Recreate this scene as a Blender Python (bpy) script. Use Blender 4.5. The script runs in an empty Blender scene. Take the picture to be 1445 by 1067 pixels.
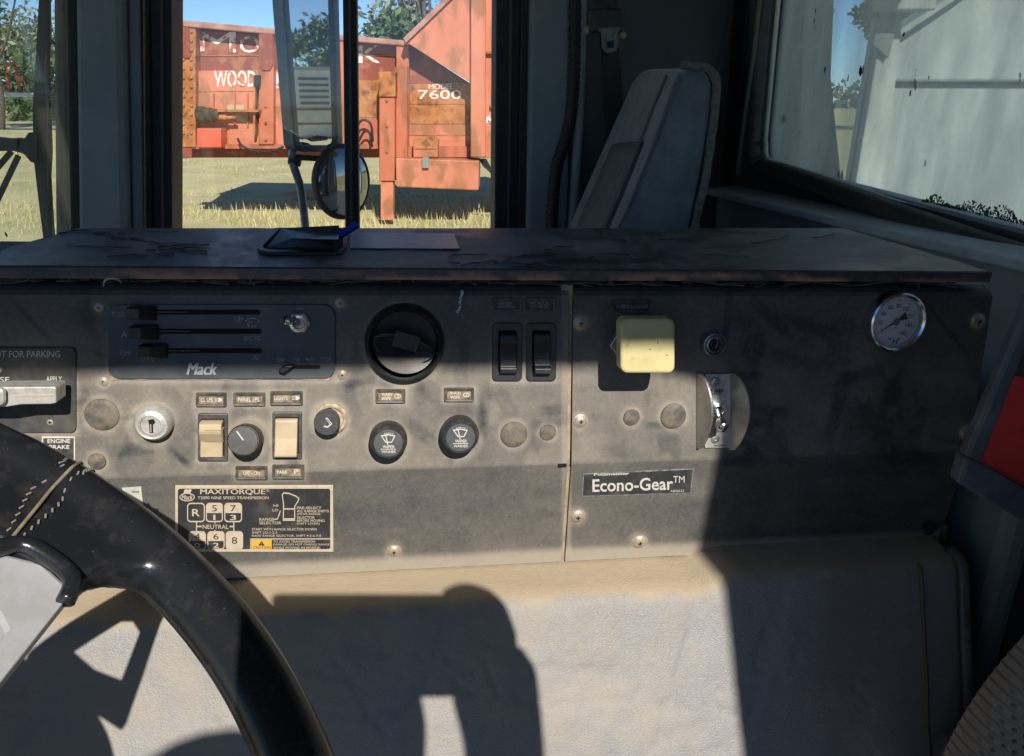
import bpy, bmesh, math, random
import numpy as np
from mathutils import Vector
random.seed(4); RNG = np.random.default_rng(4)
SC = bpy.context.scene
COL = SC.collection
# ------------------------------------------------------------------ camera, sky, sun, exposure
CAMZ = 2.2                       # eye height above the ground
F, PITCH = 1080.0, math.radians(20)
CP, SP = math.cos(PITCH), math.sin(PITCH)
cam_d = bpy.data.cameras.new('camera'); cam = bpy.data.objects.new('camera', cam_d); COL.objects.link(cam)
cam.location = (0, 0, CAMZ); cam.rotation_euler = (math.radians(90) - PITCH, 0, 0)
cam_d.sensor_width = 36; cam_d.lens = 36 * F / 1445; cam_d.clip_start = 0.004; cam_d.clip_end = 3000
SC.camera = cam
SUN = np.array([-0.2221, 0.7766, -0.5896])          # the way the sunlight travels
w = bpy.data.worlds.new('World'); SC.world = w; w.use_nodes = True
wn_ = w.node_tree.nodes; sky = wn_.new('ShaderNodeTexSky'); sky.sky_type = 'NISHITA'; sky.sun_disc = False
sky.sun_elevation = math.radians(36.1); sky.sun_rotation = math.radians(164); sky.air_density = 0.8; sky.dust_density = 0.0; sky.altitude = 2200
sky.ozone_density = 5.0
w.node_tree.links.new(sky.outputs[0], wn_['Background'].inputs[0]); wn_['Background'].inputs[1].default_value = 0.105
sl = bpy.data.lights.new('sun', 'SUN'); sl.energy = 5.0; sl.angle = math.radians(0.53); sl.color = (1, .94, .85)
so = bpy.data.objects.new('sun', sl); COL.objects.link(so)
so.rotation_euler = Vector(SUN).to_track_quat('-Z', 'Y').to_euler(); so.location = (3, -6, 9)
SC.view_settings.view_transform = 'Standard'; SC.view_settings.look = 'None'
SC.view_settings.exposure = 0.3; SC.view_settings.gamma = 1.0
SC.cycles.max_bounces = 8; SC.cycles.transparent_max_bounces = 12
SC.cycles.sample_clamp_indirect = 6

# ------------------------------------------------------------------ helpers: geometry
A3 = lambda *p: np.array(p, dtype=float)
def ray(u, v):
    r, up = u - 722.5, 533.5 - v
    return A3(r, F * CP + up * SP, up * CP - F * SP) / F
def proj(p):
    dep = p[1] * CP - p[2] * SP; up = p[1] * SP + p[2] * CP
    return 722.5 + F * p[0] / dep, 533.5 - F * up / dep
class Plane:
    def __init__(s, p, e1, e2):
        s.p = np.array(p, float); s.e1 = e1 / np.linalg.norm(e1)
        n = np.cross(s.e1, e2); n /= np.linalg.norm(n)
        if n @ s.p > 0: n = -n                       # towards the eye side
        s.n = n; s.e2 = np.cross(n, s.e1)
        if s.e2[2] < 0: s.e2 = -s.e2
    def hit(s, u, v, off=0.0):
        d = ray(u, v); q = s.p + s.n * off
        return d * ((q @ s.n) / (d @ s.n))
    def scale(s, u, v):                              # metres per pixel across, at that point
        return np.linalg.norm(s.hit(u + 1, v) - s.hit(u - 1, v)) / 2

def empty(name, loc, label=None, cat=None, group=None, kind=None):
    o = bpy.data.objects.new(name, None); COL.objects.link(o)
    o.empty_display_size = .05
    o.location = (loc[0], loc[1], loc[2] + CAMZ); tag(o, label, cat, group, kind); return o
def tag(o, label=None, cat=None, group=None, kind=None):
    if label: o['label'] = label
    if cat: o['category'] = cat
    if group: o['group'] = group
    if kind: o['kind'] = kind
    return o
def world_of(o):
    p = Vector((0, 0, 0))
    while o: p = p + o.location; o = o.parent
    return p
def mk(name, verts, faces, m, parent=None, smooth=False, bevel=0, seg=2, recalc=True, attr=None, sub=0):
    V = np.array(verts, float).reshape(-1, 3)
    c = (V.min(0) + V.max(0)) / 2
    me = bpy.data.meshes.new(name)
    me.from_pydata((V - c).tolist(), [], [list(map(int, f)) for f in faces])
    if recalc:
        b = bmesh.new(); b.from_mesh(me); bmesh.ops.recalc_face_normals(b, faces=b.faces); b.to_mesh(me); b.free()
    if attr is not None:
        at = me.attributes.new('dust', 'FLOAT', 'POINT'); at.data.foreach_set('value', np.array(attr, dtype=np.float32))
    me.materials.append(m)
    if smooth: me.polygons.foreach_set('use_smooth', [True] * len(me.polygons))
    o = bpy.data.objects.new(name, me); COL.objects.link(o)
    wl = Vector(c) + Vector((0, 0, CAMZ))
    if parent is not None:
        o.parent = parent; wl = wl - world_of(parent)
    o.location = wl
    if bevel:
        bm = o.modifiers.new('bevel', 'BEVEL'); bm.width = bevel; bm.segments = seg; bm.limit_method = 'ANGLE'; bm.angle_limit = math.radians(35)
        bm.harden_normals = False
    if sub:
        sm = o.modifiers.new('sub', 'SUBSURF'); sm.levels = sub; sm.render_levels = sub
    return o
def box_vf(lo, hi, ax=None, org=None):
    vs = []
    for k in range(8):
        p = A3(hi[0] if k & 1 else lo[0], hi[1] if k & 2 else lo[1], hi[2] if k & 4 else lo[2])
        if ax is not None: p = org + ax[0] * p[0] + ax[1] * p[1] + ax[2] * p[2]
        vs.append(p)
    return vs, [(0, 2, 3, 1), (4, 5, 7, 6), (0, 1, 5, 4), (2, 6, 7, 3), (0, 4, 6, 2), (1, 3, 7, 5)]
def box(name, lo, hi, m, parent=None, bevel=0, ax=None, org=None):
    v, f = box_vf(lo, hi, ax, org); return mk(name, v, f, m, parent, bevel=bevel)
def join(parts):
    V, Fc = [], []
    for v, f in parts:
        o = len(V); V += list(v); Fc += [tuple(i + o for i in q) for q in f]
    return V, Fc
def prism_vf(poly, pl, top, base):
    T = [pl.hit(u, v, top) for u, v in poly]; B = [t - pl.n * (top - base) for t in T]
    n = len(T)
    return T + B, [tuple(range(n))] + [tuple(reversed(range(n, 2 * n)))] + [(i, n + i, n + (i + 1) % n, (i + 1) % n) for i in range(n)]
def prism(name, poly, pl, top, base, m, parent=None, bevel=0, smooth=False):
    v, f = prism_vf(poly, pl, top, base); return mk(name, v, f, m, parent, bevel=bevel, smooth=smooth)
def ring_vf(po, pi, pl, top, base, intop=None):
    n = len(po); itop = top if intop is None else intop
    To = [pl.hit(u, v, top) for u, v in po]; Ti = [pl.hit(u, v, itop) for u, v in pi]
    Bo = [t - pl.n * (top - base) for t in To]; Bi = [t - pl.n * (itop - base) for t in Ti]
    V = To + Ti + Bo + Bi; Fc = []
    for i in range(n):
        j = (i + 1) % n
        Fc += [(i, j, n + j, n + i), (i, 2 * n + i, 2 * n + j, j), (n + i, n + j, 3 * n + j, 3 * n + i), (2 * n + i, 3 * n + i, 3 * n + j, 2 * n + j)]
    return V, Fc
def ring(name, po, pi, pl, top, base, m, parent=None, bevel=0, intop=None):
    v, f = ring_vf(po, pi, pl, top, base, intop); return mk(name, v, f, m, parent, bevel=bevel)
def rr(u0, v0, u1, v1, r, seg=5):
    out = []
    for cx, cy, a0 in ((u1 - r, v0 + r, -90), (u1 - r, v1 - r, 0), (u0 + r, v1 - r, 90), (u0 + r, v0 + r, 180)):
        for k in range(seg + 1):
            a = math.radians(a0 + 90 * k / seg); out.append((cx + r * math.cos(a), cy + r * math.sin(a)))
    return out
def ell(u, v, ru, rv=None, n=32):
    rv = ru if rv is None else rv
    return [(u + ru * math.cos(2 * math.pi * k / n), v + rv * math.sin(2 * math.pi * k / n)) for k in range(n)]
def rect(u0, v0, u1, v1): return [(u0, v0), (u1, v0), (u1, v1), (u0, v1)]
def lathe_vf(c, n, e1, prof, seg=40, sq=1.0, cap=True):
    n = n / np.linalg.norm(n); e1 = e1 - n * (e1 @ n); e1 /= np.linalg.norm(e1); e2 = np.cross(n, e1)
    V, Fc = [], []
    for r, h in prof:
        for k in range(seg):
            a = 2 * math.pi * k / seg
            V.append(c + n * h + e1 * (r * math.cos(a)) + e2 * (r * sq * math.sin(a)))
    for i in range(len(prof) - 1):
        for k in range(seg):
            j = (k + 1) % seg; Fc.append((i * seg + k, i * seg + j, (i + 1) * seg + j, (i + 1) * seg + k))
    if cap and prof[-1][0] > 1e-6: Fc.append(tuple(range((len(prof) - 1) * seg, len(prof) * seg)))
    if prof[0][0] > 1e-6: Fc.append(tuple(reversed(range(seg))))
    return V, Fc
def lathe(name, c, n, e1, prof, m, parent=None, seg=40, smooth=True, sq=1.0, cap=True):
    v, f = lathe_vf(c, n, e1, prof, seg, sq, cap); o = mk(name, v, f, m, parent, smooth=smooth)
    if smooth:
        es = o.modifiers.new('split', 'EDGE_SPLIT'); es.split_angle = math.radians(38)
    return o
def tube_vf(pts, rad, seg=10, closed=False):
    P = [np.array(p, float) for p in pts]; n = len(P)
    R = rad if hasattr(rad, '__len__') else [rad] * n
    V, Fc = [], []; prev = None
    for i, p in enumerate(P):
        t = P[min(i + 1, n - 1)] - P[max(i - 1, 0)] if not closed else P[(i + 1) % n] - P[i - 1]
        t /= max(np.linalg.norm(t), 1e-9)
        a = prev if prev is not None else (A3(0, 0, 1) if abs(t[2]) < .9 else A3(1, 0, 0))
        a = a - t * (a @ t); a /= max(np.linalg.norm(a), 1e-9); prev = a; b = np.cross(t, a)
        for k in range(seg):
            q = 2 * math.pi * k / seg; V.append(p + a * R[i] * math.cos(q) + b * R[i] * math.sin(q))
    m = n if closed else n - 1
    for i in range(m):
        j2 = (i + 1) % n
        for k in range(seg):
            j = (k + 1) % seg; Fc.append((i * seg + k, i * seg + j, j2 * seg + j, j2 * seg + k))
    if not closed: Fc += [tuple(reversed(range(seg))), tuple(range((n - 1) * seg, n * seg))]
    return V, Fc
def tube(name, pts, rad, m, parent=None, seg=10, closed=False):
    v, f = tube_vf(pts, rad, seg, closed); return mk(name, v, f, m, parent, smooth=True)
def smoothpath(pts, k=6):
    P = [np.array(p, float) for p in pts]; out = []
    for i in range(len(P) - 1):
        p0, p1, p2, p3 = P[max(i - 1, 0)], P[i], P[i + 1], P[min(i + 2, len(P) - 1)]
        for j in range(k):
            t = j / k
            out.append(.5 * (2 * p1 + (p2 - p0) * t + (2 * p0 - 5 * p1 + 4 * p2 - p3) * t * t + (3 * p1 - p0 - 3 * p2 + p3) * t ** 3))
    out.append(P[-1]); return out
TXT = {}
def text_mesh(s, bold=0.0, shear=0.0):
    key = (s, bold, shear)
    if key not in TXT:
        cu = bpy.data.curves.new('t', 'FONT'); cu.body = s; cu.size = 1; cu.offset = 0 if 'M' in s else bold; cu.shear = shear; cu.resolution_u = 3
        o = bpy.data.objects.new('t', cu); me = bpy.data.meshes.new_from_object(o)
        V = np.array([tuple(v.co) for v in me.vertices]).reshape(-1, 3); Fc = [tuple(p.vertices) for p in me.polygons]
        bpy.data.objects.remove(o); bpy.data.curves.remove(cu); bpy.data.meshes.remove(me)
        if 'M' in s and bold > 0:                        # a capital M cannot be thickened by its outline: lay shifted copies
            n = len(V); V = np.concatenate([V + A3(dx, 0, k) for k, dx in enumerate((0, -bold * 1.3, bold * 1.3))]); Fc = [tuple(i + k * n for i in f) for k in range(3) for f in Fc]
        TXT[key] = (V, Fc)
    return TXT[key]
def text(s, u0, v0, u1, v1, pl, off, m, parent, bold=0.02, shear=0.0, name='lettering', slope=0.0):
    """lettering whose ink fills that box of the plane"""
    V, Fc = text_mesh(s, bold, shear)
    lo, hi = V.min(0), V.max(0); out = []; st = 6e-5 * abs(pl.p @ pl.n) / .6
    for p in V:
        a = (p[0] - lo[0]) / max(hi[0] - lo[0], 1e-6); b = (p[1] - lo[1]) / max(hi[1] - lo[1], 1e-6)
        u = u0 + (u1 - u0) * a; out.append(pl.hit(u, v1 + (v0 - v1) * b + slope * (u - u0), off + p[2] * st))
    return mk(name, out, Fc, m, parent, recalc=False)
def fbm(x, y, seed=0, octv=4):
    x = np.asarray(x, float); y = np.asarray(y, float); tot = np.zeros_like(x); amp = .5
    for k in range(octv):
        xi, yi = np.floor(x), np.floor(y); xf, yf = x - xi, y - yi
        h = lambda a, b: np.modf(np.abs(np.sin(a * 127.1 + b * 311.7 + seed * 17.3 + k * 5.1) * 43758.5453))[0]
        sx, sy = xf * xf * (3 - 2 * xf), yf * yf * (3 - 2 * yf)
        tot += amp * ((h(xi, yi) * (1 - sx) + h(xi + 1, yi) * sx) * (1 - sy) + (h(xi, yi + 1) * (1 - sx) + h(xi + 1, yi + 1) * sx) * sy)
        x, y, amp = x * 2.03, y * 2.03, amp * .5
    return tot / .94
def sstep(a, b, x): t = np.clip((x - a) / (b - a), 0, 1); return t * t * (3 - 2 * t)

# ------------------------------------------------------------------ helpers: materials
MATS = {}
def mat(name, col, rough=.6, col2=None, scale=30, lo=.4, hi=.6, metal=0, bump=0, bscale=None, spec=.5, detail=5, third=None, coat=0, dist=.002, stretch=None, sheen=0):
    if name in MATS: return MATS[name]
    m = bpy.data.materials.new(name); m.use_nodes = True; nt = m.node_tree; N = nt.nodes; L = nt.links
    b = N['Principled BSDF']; b.inputs['Base Color'].default_value = (*col, 1); b.inputs['Roughness'].default_value = rough
    b.inputs['Metallic'].default_value = metal; b.inputs['Specular IOR Level'].default_value = spec; b.inputs['Coat Weight'].default_value = coat
    b.inputs['Sheen Weight'].default_value = sheen
    geo = N.new('ShaderNodeNewGeometry'); pos = geo.outputs['Position']
    if stretch:
        mp = N.new('ShaderNodeMapping'); mp.inputs['Scale'].default_value = stretch; L.new(pos, mp.inputs['Vector']); pos = mp.outputs[0]
    if col2 is not None:
        n = N.new('ShaderNodeTexNoise'); n.inputs['Scale'].default_value = scale; n.inputs['Detail'].default_value = detail; n.inputs['Roughness'].default_value = .62
        L.new(pos, n.inputs['Vector'])
        r = N.new('ShaderNodeMapRange'); r.inputs['From Min'].default_value = lo; r.inputs['From Max'].default_value = hi; L.new(n.outputs[0], r.inputs['Value'])
        mx = N.new('ShaderNodeMix'); mx.data_type = 'RGBA'; mx.inputs['A'].default_value = (*col, 1); mx.inputs['B'].default_value = (*col2, 1)
        L.new(r.outputs[0], mx.inputs['Factor']); out = mx.outputs['Result']
        if third is not None:
            c3, s3, l3, h3 = third
            n3 = N.new('ShaderNodeTexNoise'); n3.inputs['Scale'].default_value = s3; n3.inputs['Detail'].default_value = 6; L.new(pos, n3.inputs['Vector'])
            r3 = N.new('ShaderNodeMapRange'); r3.inputs['From Min'].default_value = l3; r3.inputs['From Max'].default_value = h3; L.new(n3.outputs[0], r3.inputs['Value'])
            m3 = N.new('ShaderNodeMix'); m3.data_type = 'RGBA'; L.new(out, m3.inputs['A']); m3.inputs['B'].default_value = (*c3, 1); L.new(r3.outputs[0], m3.inputs['Factor']); out = m3.outputs['Result']
        L.new(out, b.inputs['Base Color'])
    if bump:
        nb = N.new('ShaderNodeTexNoise'); nb.inputs['Scale'].default_value = bscale or scale * 3; nb.inputs['Detail'].default_value = 6; L.new(geo.outputs['Position'], nb.inputs['Vector'])
        bp = N.new('ShaderNodeBump'); bp.inputs['Strength'].default_value = bump; bp.inputs['Distance'].default_value = dist
        L.new(nb.outputs[0], bp.inputs['Height']); L.new(bp.outputs[0], b.inputs['Normal'])
    MATS[name] = m; return m
def dust_mat(name, base, dust, rough=.55, drough=.85, fine=260, bump=.15, wrinkle=0, spec=.5, grain=1.0):
    """base plus dirt that lies where the mesh's own dirt map says, broken up by fine grain"""
    m = bpy.data.materials.new(name); m.use_nodes = True; nt = m.node_tree; N = nt.nodes; L = nt.links
    b = N['Principled BSDF']; b.inputs['Specular IOR Level'].default_value = spec
    geo = N.new('ShaderNodeNewGeometry'); at = N.new('ShaderNodeAttribute'); at.attribute_name = 'dust'
    def noise(sc, det=5, ro=.6):
        n = N.new('ShaderNodeTexNoise'); n.inputs['Scale'].default_value = sc; n.inputs['Detail'].default_value = det; n.inputs['Roughness'].default_value = ro
        L.new(geo.outputs['Position'], n.inputs['Vector']); return n.outputs[0]
    def math_(op, a, bb):
        n = N.new('ShaderNodeMath'); n.operation = op
        for i, x in enumerate((a, bb)):
            if isinstance(x, (int, float)): n.inputs[i].default_value = x
            else: L.new(x, n.inputs[i])
        return n.outputs[0]
    g = math_('MULTIPLY', math_('SUBTRACT', noise(fine, 3), .5), .5 * grain)
    g2 = math_('MULTIPLY', math_('SUBTRACT', noise(38, 6, .65), .5), .5 * grain)
    g3 = math_('MULTIPLY', math_('GREATER_THAN', noise(900, 1), .70), .35)
    fac = math_('ADD', math_('ADD', at.outputs['Fac'], g), math_('ADD', g2, g3))
    cl = N.new('ShaderNodeClamp'); L.new(fac, cl.inputs[0])
    mx = N.new('ShaderNodeMix'); mx.data_type = 'RGBA'; mx.inputs['A'].default_value = (*base, 1); mx.inputs['B'].default_value = (*dust, 1); L.new(cl.outputs[0], mx.inputs['Factor'])
    L.new(mx.outputs['Result'], b.inputs['Base Color'])
    mr = N.new('ShaderNodeMapRange'); mr.inputs['To Min'].default_value = rough; mr.inputs['To Max'].default_value = drough; L.new(cl.outputs[0], mr.inputs[0]); L.new(mr.outputs[0], b.inputs['Roughness'])
    h = noise(700, 3)
    if wrinkle:
        v = N.new('ShaderNodeTexVoronoi'); v.feature = 'DISTANCE_TO_EDGE'; v.inputs['Scale'].default_value = 52
        mp = N.new('ShaderNodeMapping'); mp.inputs['Scale'].default_value = (1.8, .5, .35)
        nz = N.new('ShaderNodeTexNoise'); nz.inputs['Scale'].default_value = 26; L.new(geo.outputs['Position'], nz.inputs['Vector'])
        va = N.new('ShaderNodeVectorMath'); va.operation = 'SCALE'; va.inputs['Scale'].default_value = .09; L.new(nz.outputs['Color'], va.inputs[0])
        vb = N.new('ShaderNodeVectorMath'); L.new(geo.outputs['Position'], vb.inputs[0]); L.new(va.outputs[0], vb.inputs[1])
        L.new(vb.outputs[0], mp.inputs['Vector']); L.new(mp.outputs[0], v.inputs['Vector'])
        cr = N.new('ShaderNodeMapRange'); cr.inputs['From Max'].default_value = .028; L.new(v.outputs['Distance'], cr.inputs[0])
        pick = math_('GREATER_THAN', noise(12, 2), .47)
        crk = math_('MULTIPLY', math_('SUBTRACT', 1.0, cr.outputs[0]), pick)
        h = math_('ADD', math_('MULTIPLY', h, 1.1), math_('ADD', math_('MULTIPLY', noise(34, 6), 2.2), math_('MULTIPLY', crk, -.17)))
    bp = N.new('ShaderNodeBump'); bp.inputs['Strength'].default_value = bump; bp.inputs['Distance'].default_value = .0012 if not wrinkle else .0018
    L.new(h, bp.inputs['Height']); L.new(bp.outputs[0], b.inputs['Normal'])
    return m
def glass(name, tint=(1, 1, 1), refl=.07, dust=.05, dustcol=(.55, .56, .5), scale=6, streak=(1, 1, 1), spread=.5, specks=0):
    m = bpy.data.materials.new(name); m.use_nodes = True; nt = m.node_tree; N = nt.nodes; L = nt.links
    N.remove(N['Principled BSDF']); out = N['Material Output']
    tr = N.new('ShaderNodeBsdfTransparent'); tr.inputs[0].default_value = (*tint, 1)
    gl = N.new('ShaderNodeBsdfGlossy'); gl.inputs['Roughness'].default_value = .03
    m1 = N.new('ShaderNodeMixShader'); m1.inputs[0].default_value = refl; L.new(tr.outputs[0], m1.inputs[1]); L.new(gl.outputs[0], m1.inputs[2])
    df = N.new('ShaderNodeBsdfDiffuse'); df.inputs[0].default_value = (*dustcol, 1); tl = N.new('ShaderNodeBsdfTranslucent'); tl.inputs[0].default_value = (*dustcol, 1)
    md = N.new('ShaderNodeMixShader'); md.inputs[0].default_value = .6; L.new(df.outputs[0], md.inputs[1]); L.new(tl.outputs[0], md.inputs[2])
    geo = N.new('ShaderNodeNewGeometry'); mp = N.new('ShaderNodeMapping'); mp.inputs['Scale'].default_value = streak; L.new(geo.outputs['Position'], mp.inputs['Vector'])
    n = N.new('ShaderNodeTexNoise'); n.inputs['Scale'].default_value = scale; n.inputs['Detail'].default_value = 8; n.inputs['Roughness'].default_value = .7; L.new(mp.outputs[0], n.inputs['Vector'])
    mr = N.new('ShaderNodeMapRange'); mr.inputs['From Min'].default_value = .3; mr.inputs['From Max'].default_value = .75
    mr.inputs['To Min'].default_value = dust * (1 - spread); mr.inputs['To Max'].default_value = dust * (1 + spread); L.new(n.outputs[0], mr.inputs[0])
    m2 = N.new('ShaderNodeMixShader'); L.new(mr.outputs[0], m2.inputs[0]); L.new(m1.outputs[0], m2.inputs[1]); L.new(md.outputs[0], m2.inputs[2])
    last = m2
    if specks:
        vo = N.new('ShaderNodeTexNoise'); vo.inputs['Scale'].default_value = 55; vo.inputs['Detail'].default_value = 2
        ms = N.new('ShaderNodeMapping'); ms.inputs['Scale'].default_value = (1, 1, .45); L.new(geo.outputs['Position'], ms.inputs['Vector']); L.new(ms.outputs[0], vo.inputs['Vector'])
        gt = N.new('ShaderNodeMath'); gt.operation = 'GREATER_THAN'; gt.inputs[1].default_value = specks; L.new(vo.outputs[0], gt.inputs[0])
        dd = N.new('ShaderNodeBsdfDiffuse'); dd.inputs[0].default_value = (.03, .03, .025, 1)
        last = N.new('ShaderNodeMixShader'); L.new(gt.outputs[0], last.inputs[0]); L.new(m2.outputs[0], last.inputs[1]); L.new(dd.outputs[0], last.inputs[2])
    L.new(last.outputs[0], out.inputs[0]); return m

M_black = mat('black_plastic', (.018, .019, .022), .42, (.06, .052, .042), 70, .52, .8, bump=.1, bscale=500)
M_gloss = mat('gloss_black', (.013, .014, .017), .24, (.05, .048, .046), 60, .52, .85, spec=.55, bump=.06, bscale=900, third=((.10, .09, .075), 420, .70, .78))
M_rubber = mat('black_rubber', (.012, .012, .013), .6, (.035, .032, .028), 40, .5, .8)
M_void = mat('dark_cavity', (.004, .004, .005), .9)
M_chrome = mat('chrome', (.62, .62, .62), .2, (.4, .37, .32), 120, .5, .8, metal=1)
M_steel = mat('dull_steel', (.52, .51, .49), .38, (.4, .34, .27), 90, .5, .75, metal=.85)
M_alu = mat('cast_aluminium', (.6, .59, .56), .45, (.36, .31, .25), 90, .5, .8, metal=.5, bump=.2)
M_screw = mat('screw_steel', (.42, .37, .30), .5, (.36, .27, .17), 300, .45, .7, metal=.35)
M_ink = mat('white_ink', (.60, .58, .54), .7, (.36, .33, .28), 500, .45, .75)
M_inkw = mat('worn_white_ink', (.36, .37, .37), .7, (.10, .10, .11), 420, .42, .62)
M_inkd = mat('dark_ink', (.03, .03, .03), .6)
M_cream = mat('cream_plastic', (.47, .38, .25), .5, (.40, .31, .19), 60, .45, .7)
M_creamink = mat('cream_ink', (.55, .47, .36), .6, (.44, .36, .26), 160, .45, .75)
M_tan = mat('packed_dust', (.40, .30, .19), .9, (.20, .17, .13), 90, .4, .7, bump=.3)
M_cab = mat('grey_cab_trim', (.24, .29, .31), .6, (.18, .22, .235), 9, .35, .7, bump=.12, bscale=160)
M_cabdark = mat('dark_cab_trim', (.045, .05, .056), .55, (.07, .076, .082), 8, .4, .75, bump=.2, bscale=90)
M_head = mat('head_lining', (.30, .31, .32), .8, (.24, .25, .25), 8)

# ------------------------------------------------------------------ the ground and far land
def terrain():
    xs = np.concatenate([np.linspace(-900, -60, 12), np.linspace(-50, 70, 50), np.linspace(80, 900, 12)])
    ys = np.concatenate([np.linspace(-300, -10, 8), np.linspace(-5, 70, 60), np.linspace(80, 1500, 14)])
    X, Y = np.meshgrid(xs, ys); Z = (fbm(X * .12, Y * .12, 3) - .5) * .14 * sstep(6, 12, np.hypot(X, Y))
    V = np.stack([X, Y, Z - CAMZ], -1).reshape(-1, 3); nx = len(xs); Fc = []
    for j in range(len(ys) - 1):
        for i in range(nx - 1): a = j * nx + i; Fc.append((a, a + 1, a + nx + 1, a + nx))
    m = mat('dry_grass_ground', (.57, .49, .27), .95, (.42, .39, .18), .45, .38, .62, bump=.5, bscale=14, third=((.58, .50, .34), 1.4, .52, .70), dist=.05)
    tag(mk('ground', V, Fc, m, smooth=True), kind='structure')
terrain()
def quad(name, pts, m, parent=None): return mk(name, pts, [tuple(range(len(pts)))], m, parent)
road = quad('road', [A3(-400, 62, -CAMZ + .09), A3(400, 62, -CAMZ + .09), A3(400, 69, -CAMZ + .09), A3(-400, 69, -CAMZ + .09)], mat('pale_road', (.40, .37, .32), .9, (.34, .31, .27), 2)); tag(road, kind='structure')
tag(quad('unseen_bounce_ground', [A3(-7, -16, -CAMZ + .09), A3(9, -16, -CAMZ + .09), A3(9, 4.5, -CAMZ + .09), A3(-7, 4.5, -CAMZ + .09)], mat('bounce_grey', (.16, .16, .165), .95, (.11, .11, .115), 6, bump=.5, bscale=40, dist=.02)), kind='structure')  # unseen grey ground, added to keep yellow bounce out of the cab
def grass():
    n = 60000
    Y = 7 + RNG.random(n) ** 1.4 * 40; X = (RNG.random(n) * 1.25 - 1.02) * Y * .78
    keep = fbm(X * .5, Y * .5, 9) > .40
    X, Y = X[keep], Y[keep]; n = len(X)
    h = (.015 + RNG.random(n) ** 3 * .12) * (1 + .8 * (np.abs(Y - 15.2) < 1.6)); a = RNG.random(n) * 6.28; w_ = .006 + .0006 * Y
    z0 = -CAMZ - .06
    V = np.empty((n, 3, 3)); lean = (RNG.random((n, 2)) - .5) * .16
    V[:, 0] = np.stack([X - np.cos(a) * w_, Y - np.sin(a) * w_, np.full(n, z0)], -1); V[:, 1] = np.stack([X + np.cos(a) * w_, Y + np.sin(a) * w_, np.full(n, z0)], -1)
    V[:, 2] = np.stack([X + lean[:, 0], Y + lean[:, 1], z0 + .06 + h], -1)
    m = mat('grass_blades', (.56, .48, .25), .8, (.38, .38, .16), .5, .38, .6)
    o = mk('grass', V.reshape(-1, 3), np.arange(3 * n).reshape(-1, 3), m, recalc=False)
    tag(o, 'dry yellow green grass on the yard outside the cab', 'grass', kind='stuff')
grass()
M_bark = mat('bark', (.14, .11, .085), .9, (.07, .055, .045), 6, bump=.5, bscale=12, dist=.03)
def leafmat(name, c, c2): return mat(name, c, .7, c2, .7, .38, .62)
def tree(name, label, x, y, h, r, c, c2, n=5200, leaf=.28, lobes=12, base=.3, group=None, sparse=1.0):
    e = empty(name, (x, y, -CAMZ), label, 'tree', group)
    g = -CAMZ - .1
    L_ = []
    for k in range(lobes):
        a = random.random() * 6.28; q = random.random() ** .6; t = base + (1 - base) * random.random()
        wid = r * (1 - .55 * abs(t - .62) / .5)
        L_.append((A3(x + math.cos(a) * q * wid, y + math.sin(a) * q * wid, g + h * t * .93), r * random.uniform(.28, .5)))
    parts = [tube_vf(smoothpath([A3(x, y, g), A3(x + .1 * r, y, g + h * .2), A3(x - .05 * r, y, g + h * .45), A3(x, y, g + h * .8)], 4), [h * .022 * (1 - .8 * i / 12) for i in range(13)], 8)]
    for p, q in L_:
        s = A3(x, y, g + h * random.uniform(.18, .45)); mid = (s + p) / 2 + A3(0, 0, -.05 * h)
        parts.append(tube_vf(smoothpath([s, mid, p], 3), [h * .010 * (1 - .8 * i / 6) for i in range(7)], 5))
    v, f = join(parts); mk('trunk', v, f, M_bark, e, smooth=True)
    V = []
    for p, q in L_:
        m_ = int(n / lobes); d = RNG.normal(size=(m_, 3)); d /= np.linalg.norm(d, axis=1)[:, None]
        rad = q * (RNG.random(m_) ** (.45 / sparse))[:, None] * (1 + .35 * RNG.normal(size=(m_, 1)) * .5)
        cpt = p + d * rad * A3(1, 1, .8)
        a = RNG.normal(size=(m_, 3)); a /= np.linalg.norm(a, axis=1)[:, None]; b = np.cross(a, RNG.normal(size=(m_, 3))); b /= np.linalg.norm(b, axis=1)[:, None]
        s = leaf * (0.5 + RNG.random((m_, 1)))
        V.append(np.stack([cpt - a * s, cpt - b * s * .45, cpt + a * s, cpt + b * s * .45], 1))
    V = np.concatenate(V).reshape(-1, 3); Fc = np.arange(len(V)).reshape(-1, 4)
    mk('crown', V, Fc, leafmat('leaves_' + name + str(round(c[0], 3)), c, c2), e, recalc=False)
GRY, GRY2, GRN, GRN2 = (.25, .27, .19), (.16, .19, .13), (.11, .16, .06), (.06, .10, .038)
tree('gum_tree', 'tall thin grey green tree seen through the windshield at the left edge', -39.5, 62, 17, 6.5, GRY, GRY2, 5200, .22, 16, .25, sparse=.7)
tree('oak_tree', 'dark green tree low behind the red derrick, left edge of view', -52, 88, 8.5, 6, GRN, GRN2, 4200, .4, 12, .1)
tree('oak_tree', 'dark green tree half hidden by the windshield wiper', -44, 84, 8, 5.5, GRN, GRN2, 4200, .4, 12, .1)
tree('oak_tree', 'tree whose top just shows over the left end of the red machine', -24.6, 66, 7.6, 2.4, GRN, GRN2, 3600, .35, 10, .2)
tree('gum_tree', 'tall grey green tree rising behind the sloped hopper of the red machine', -4.6, 46, 13.5, 3.8, GRY, GRY2, 6500, .17, 16, .25, sparse=.8)
tree('oak_tree', 'round dark green tree behind the red machine, right of the window divider', -7.0, 42, 6.3, 2.5, GRN, GRN2, 5200, .2, 12, .2)
tree('oak_tree', 'dark leafy tree seen through the dusty rear window', 26.5, 60, 12.5, 3.6, GRN, GRN2, 5200, .3, 12, .42)
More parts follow.
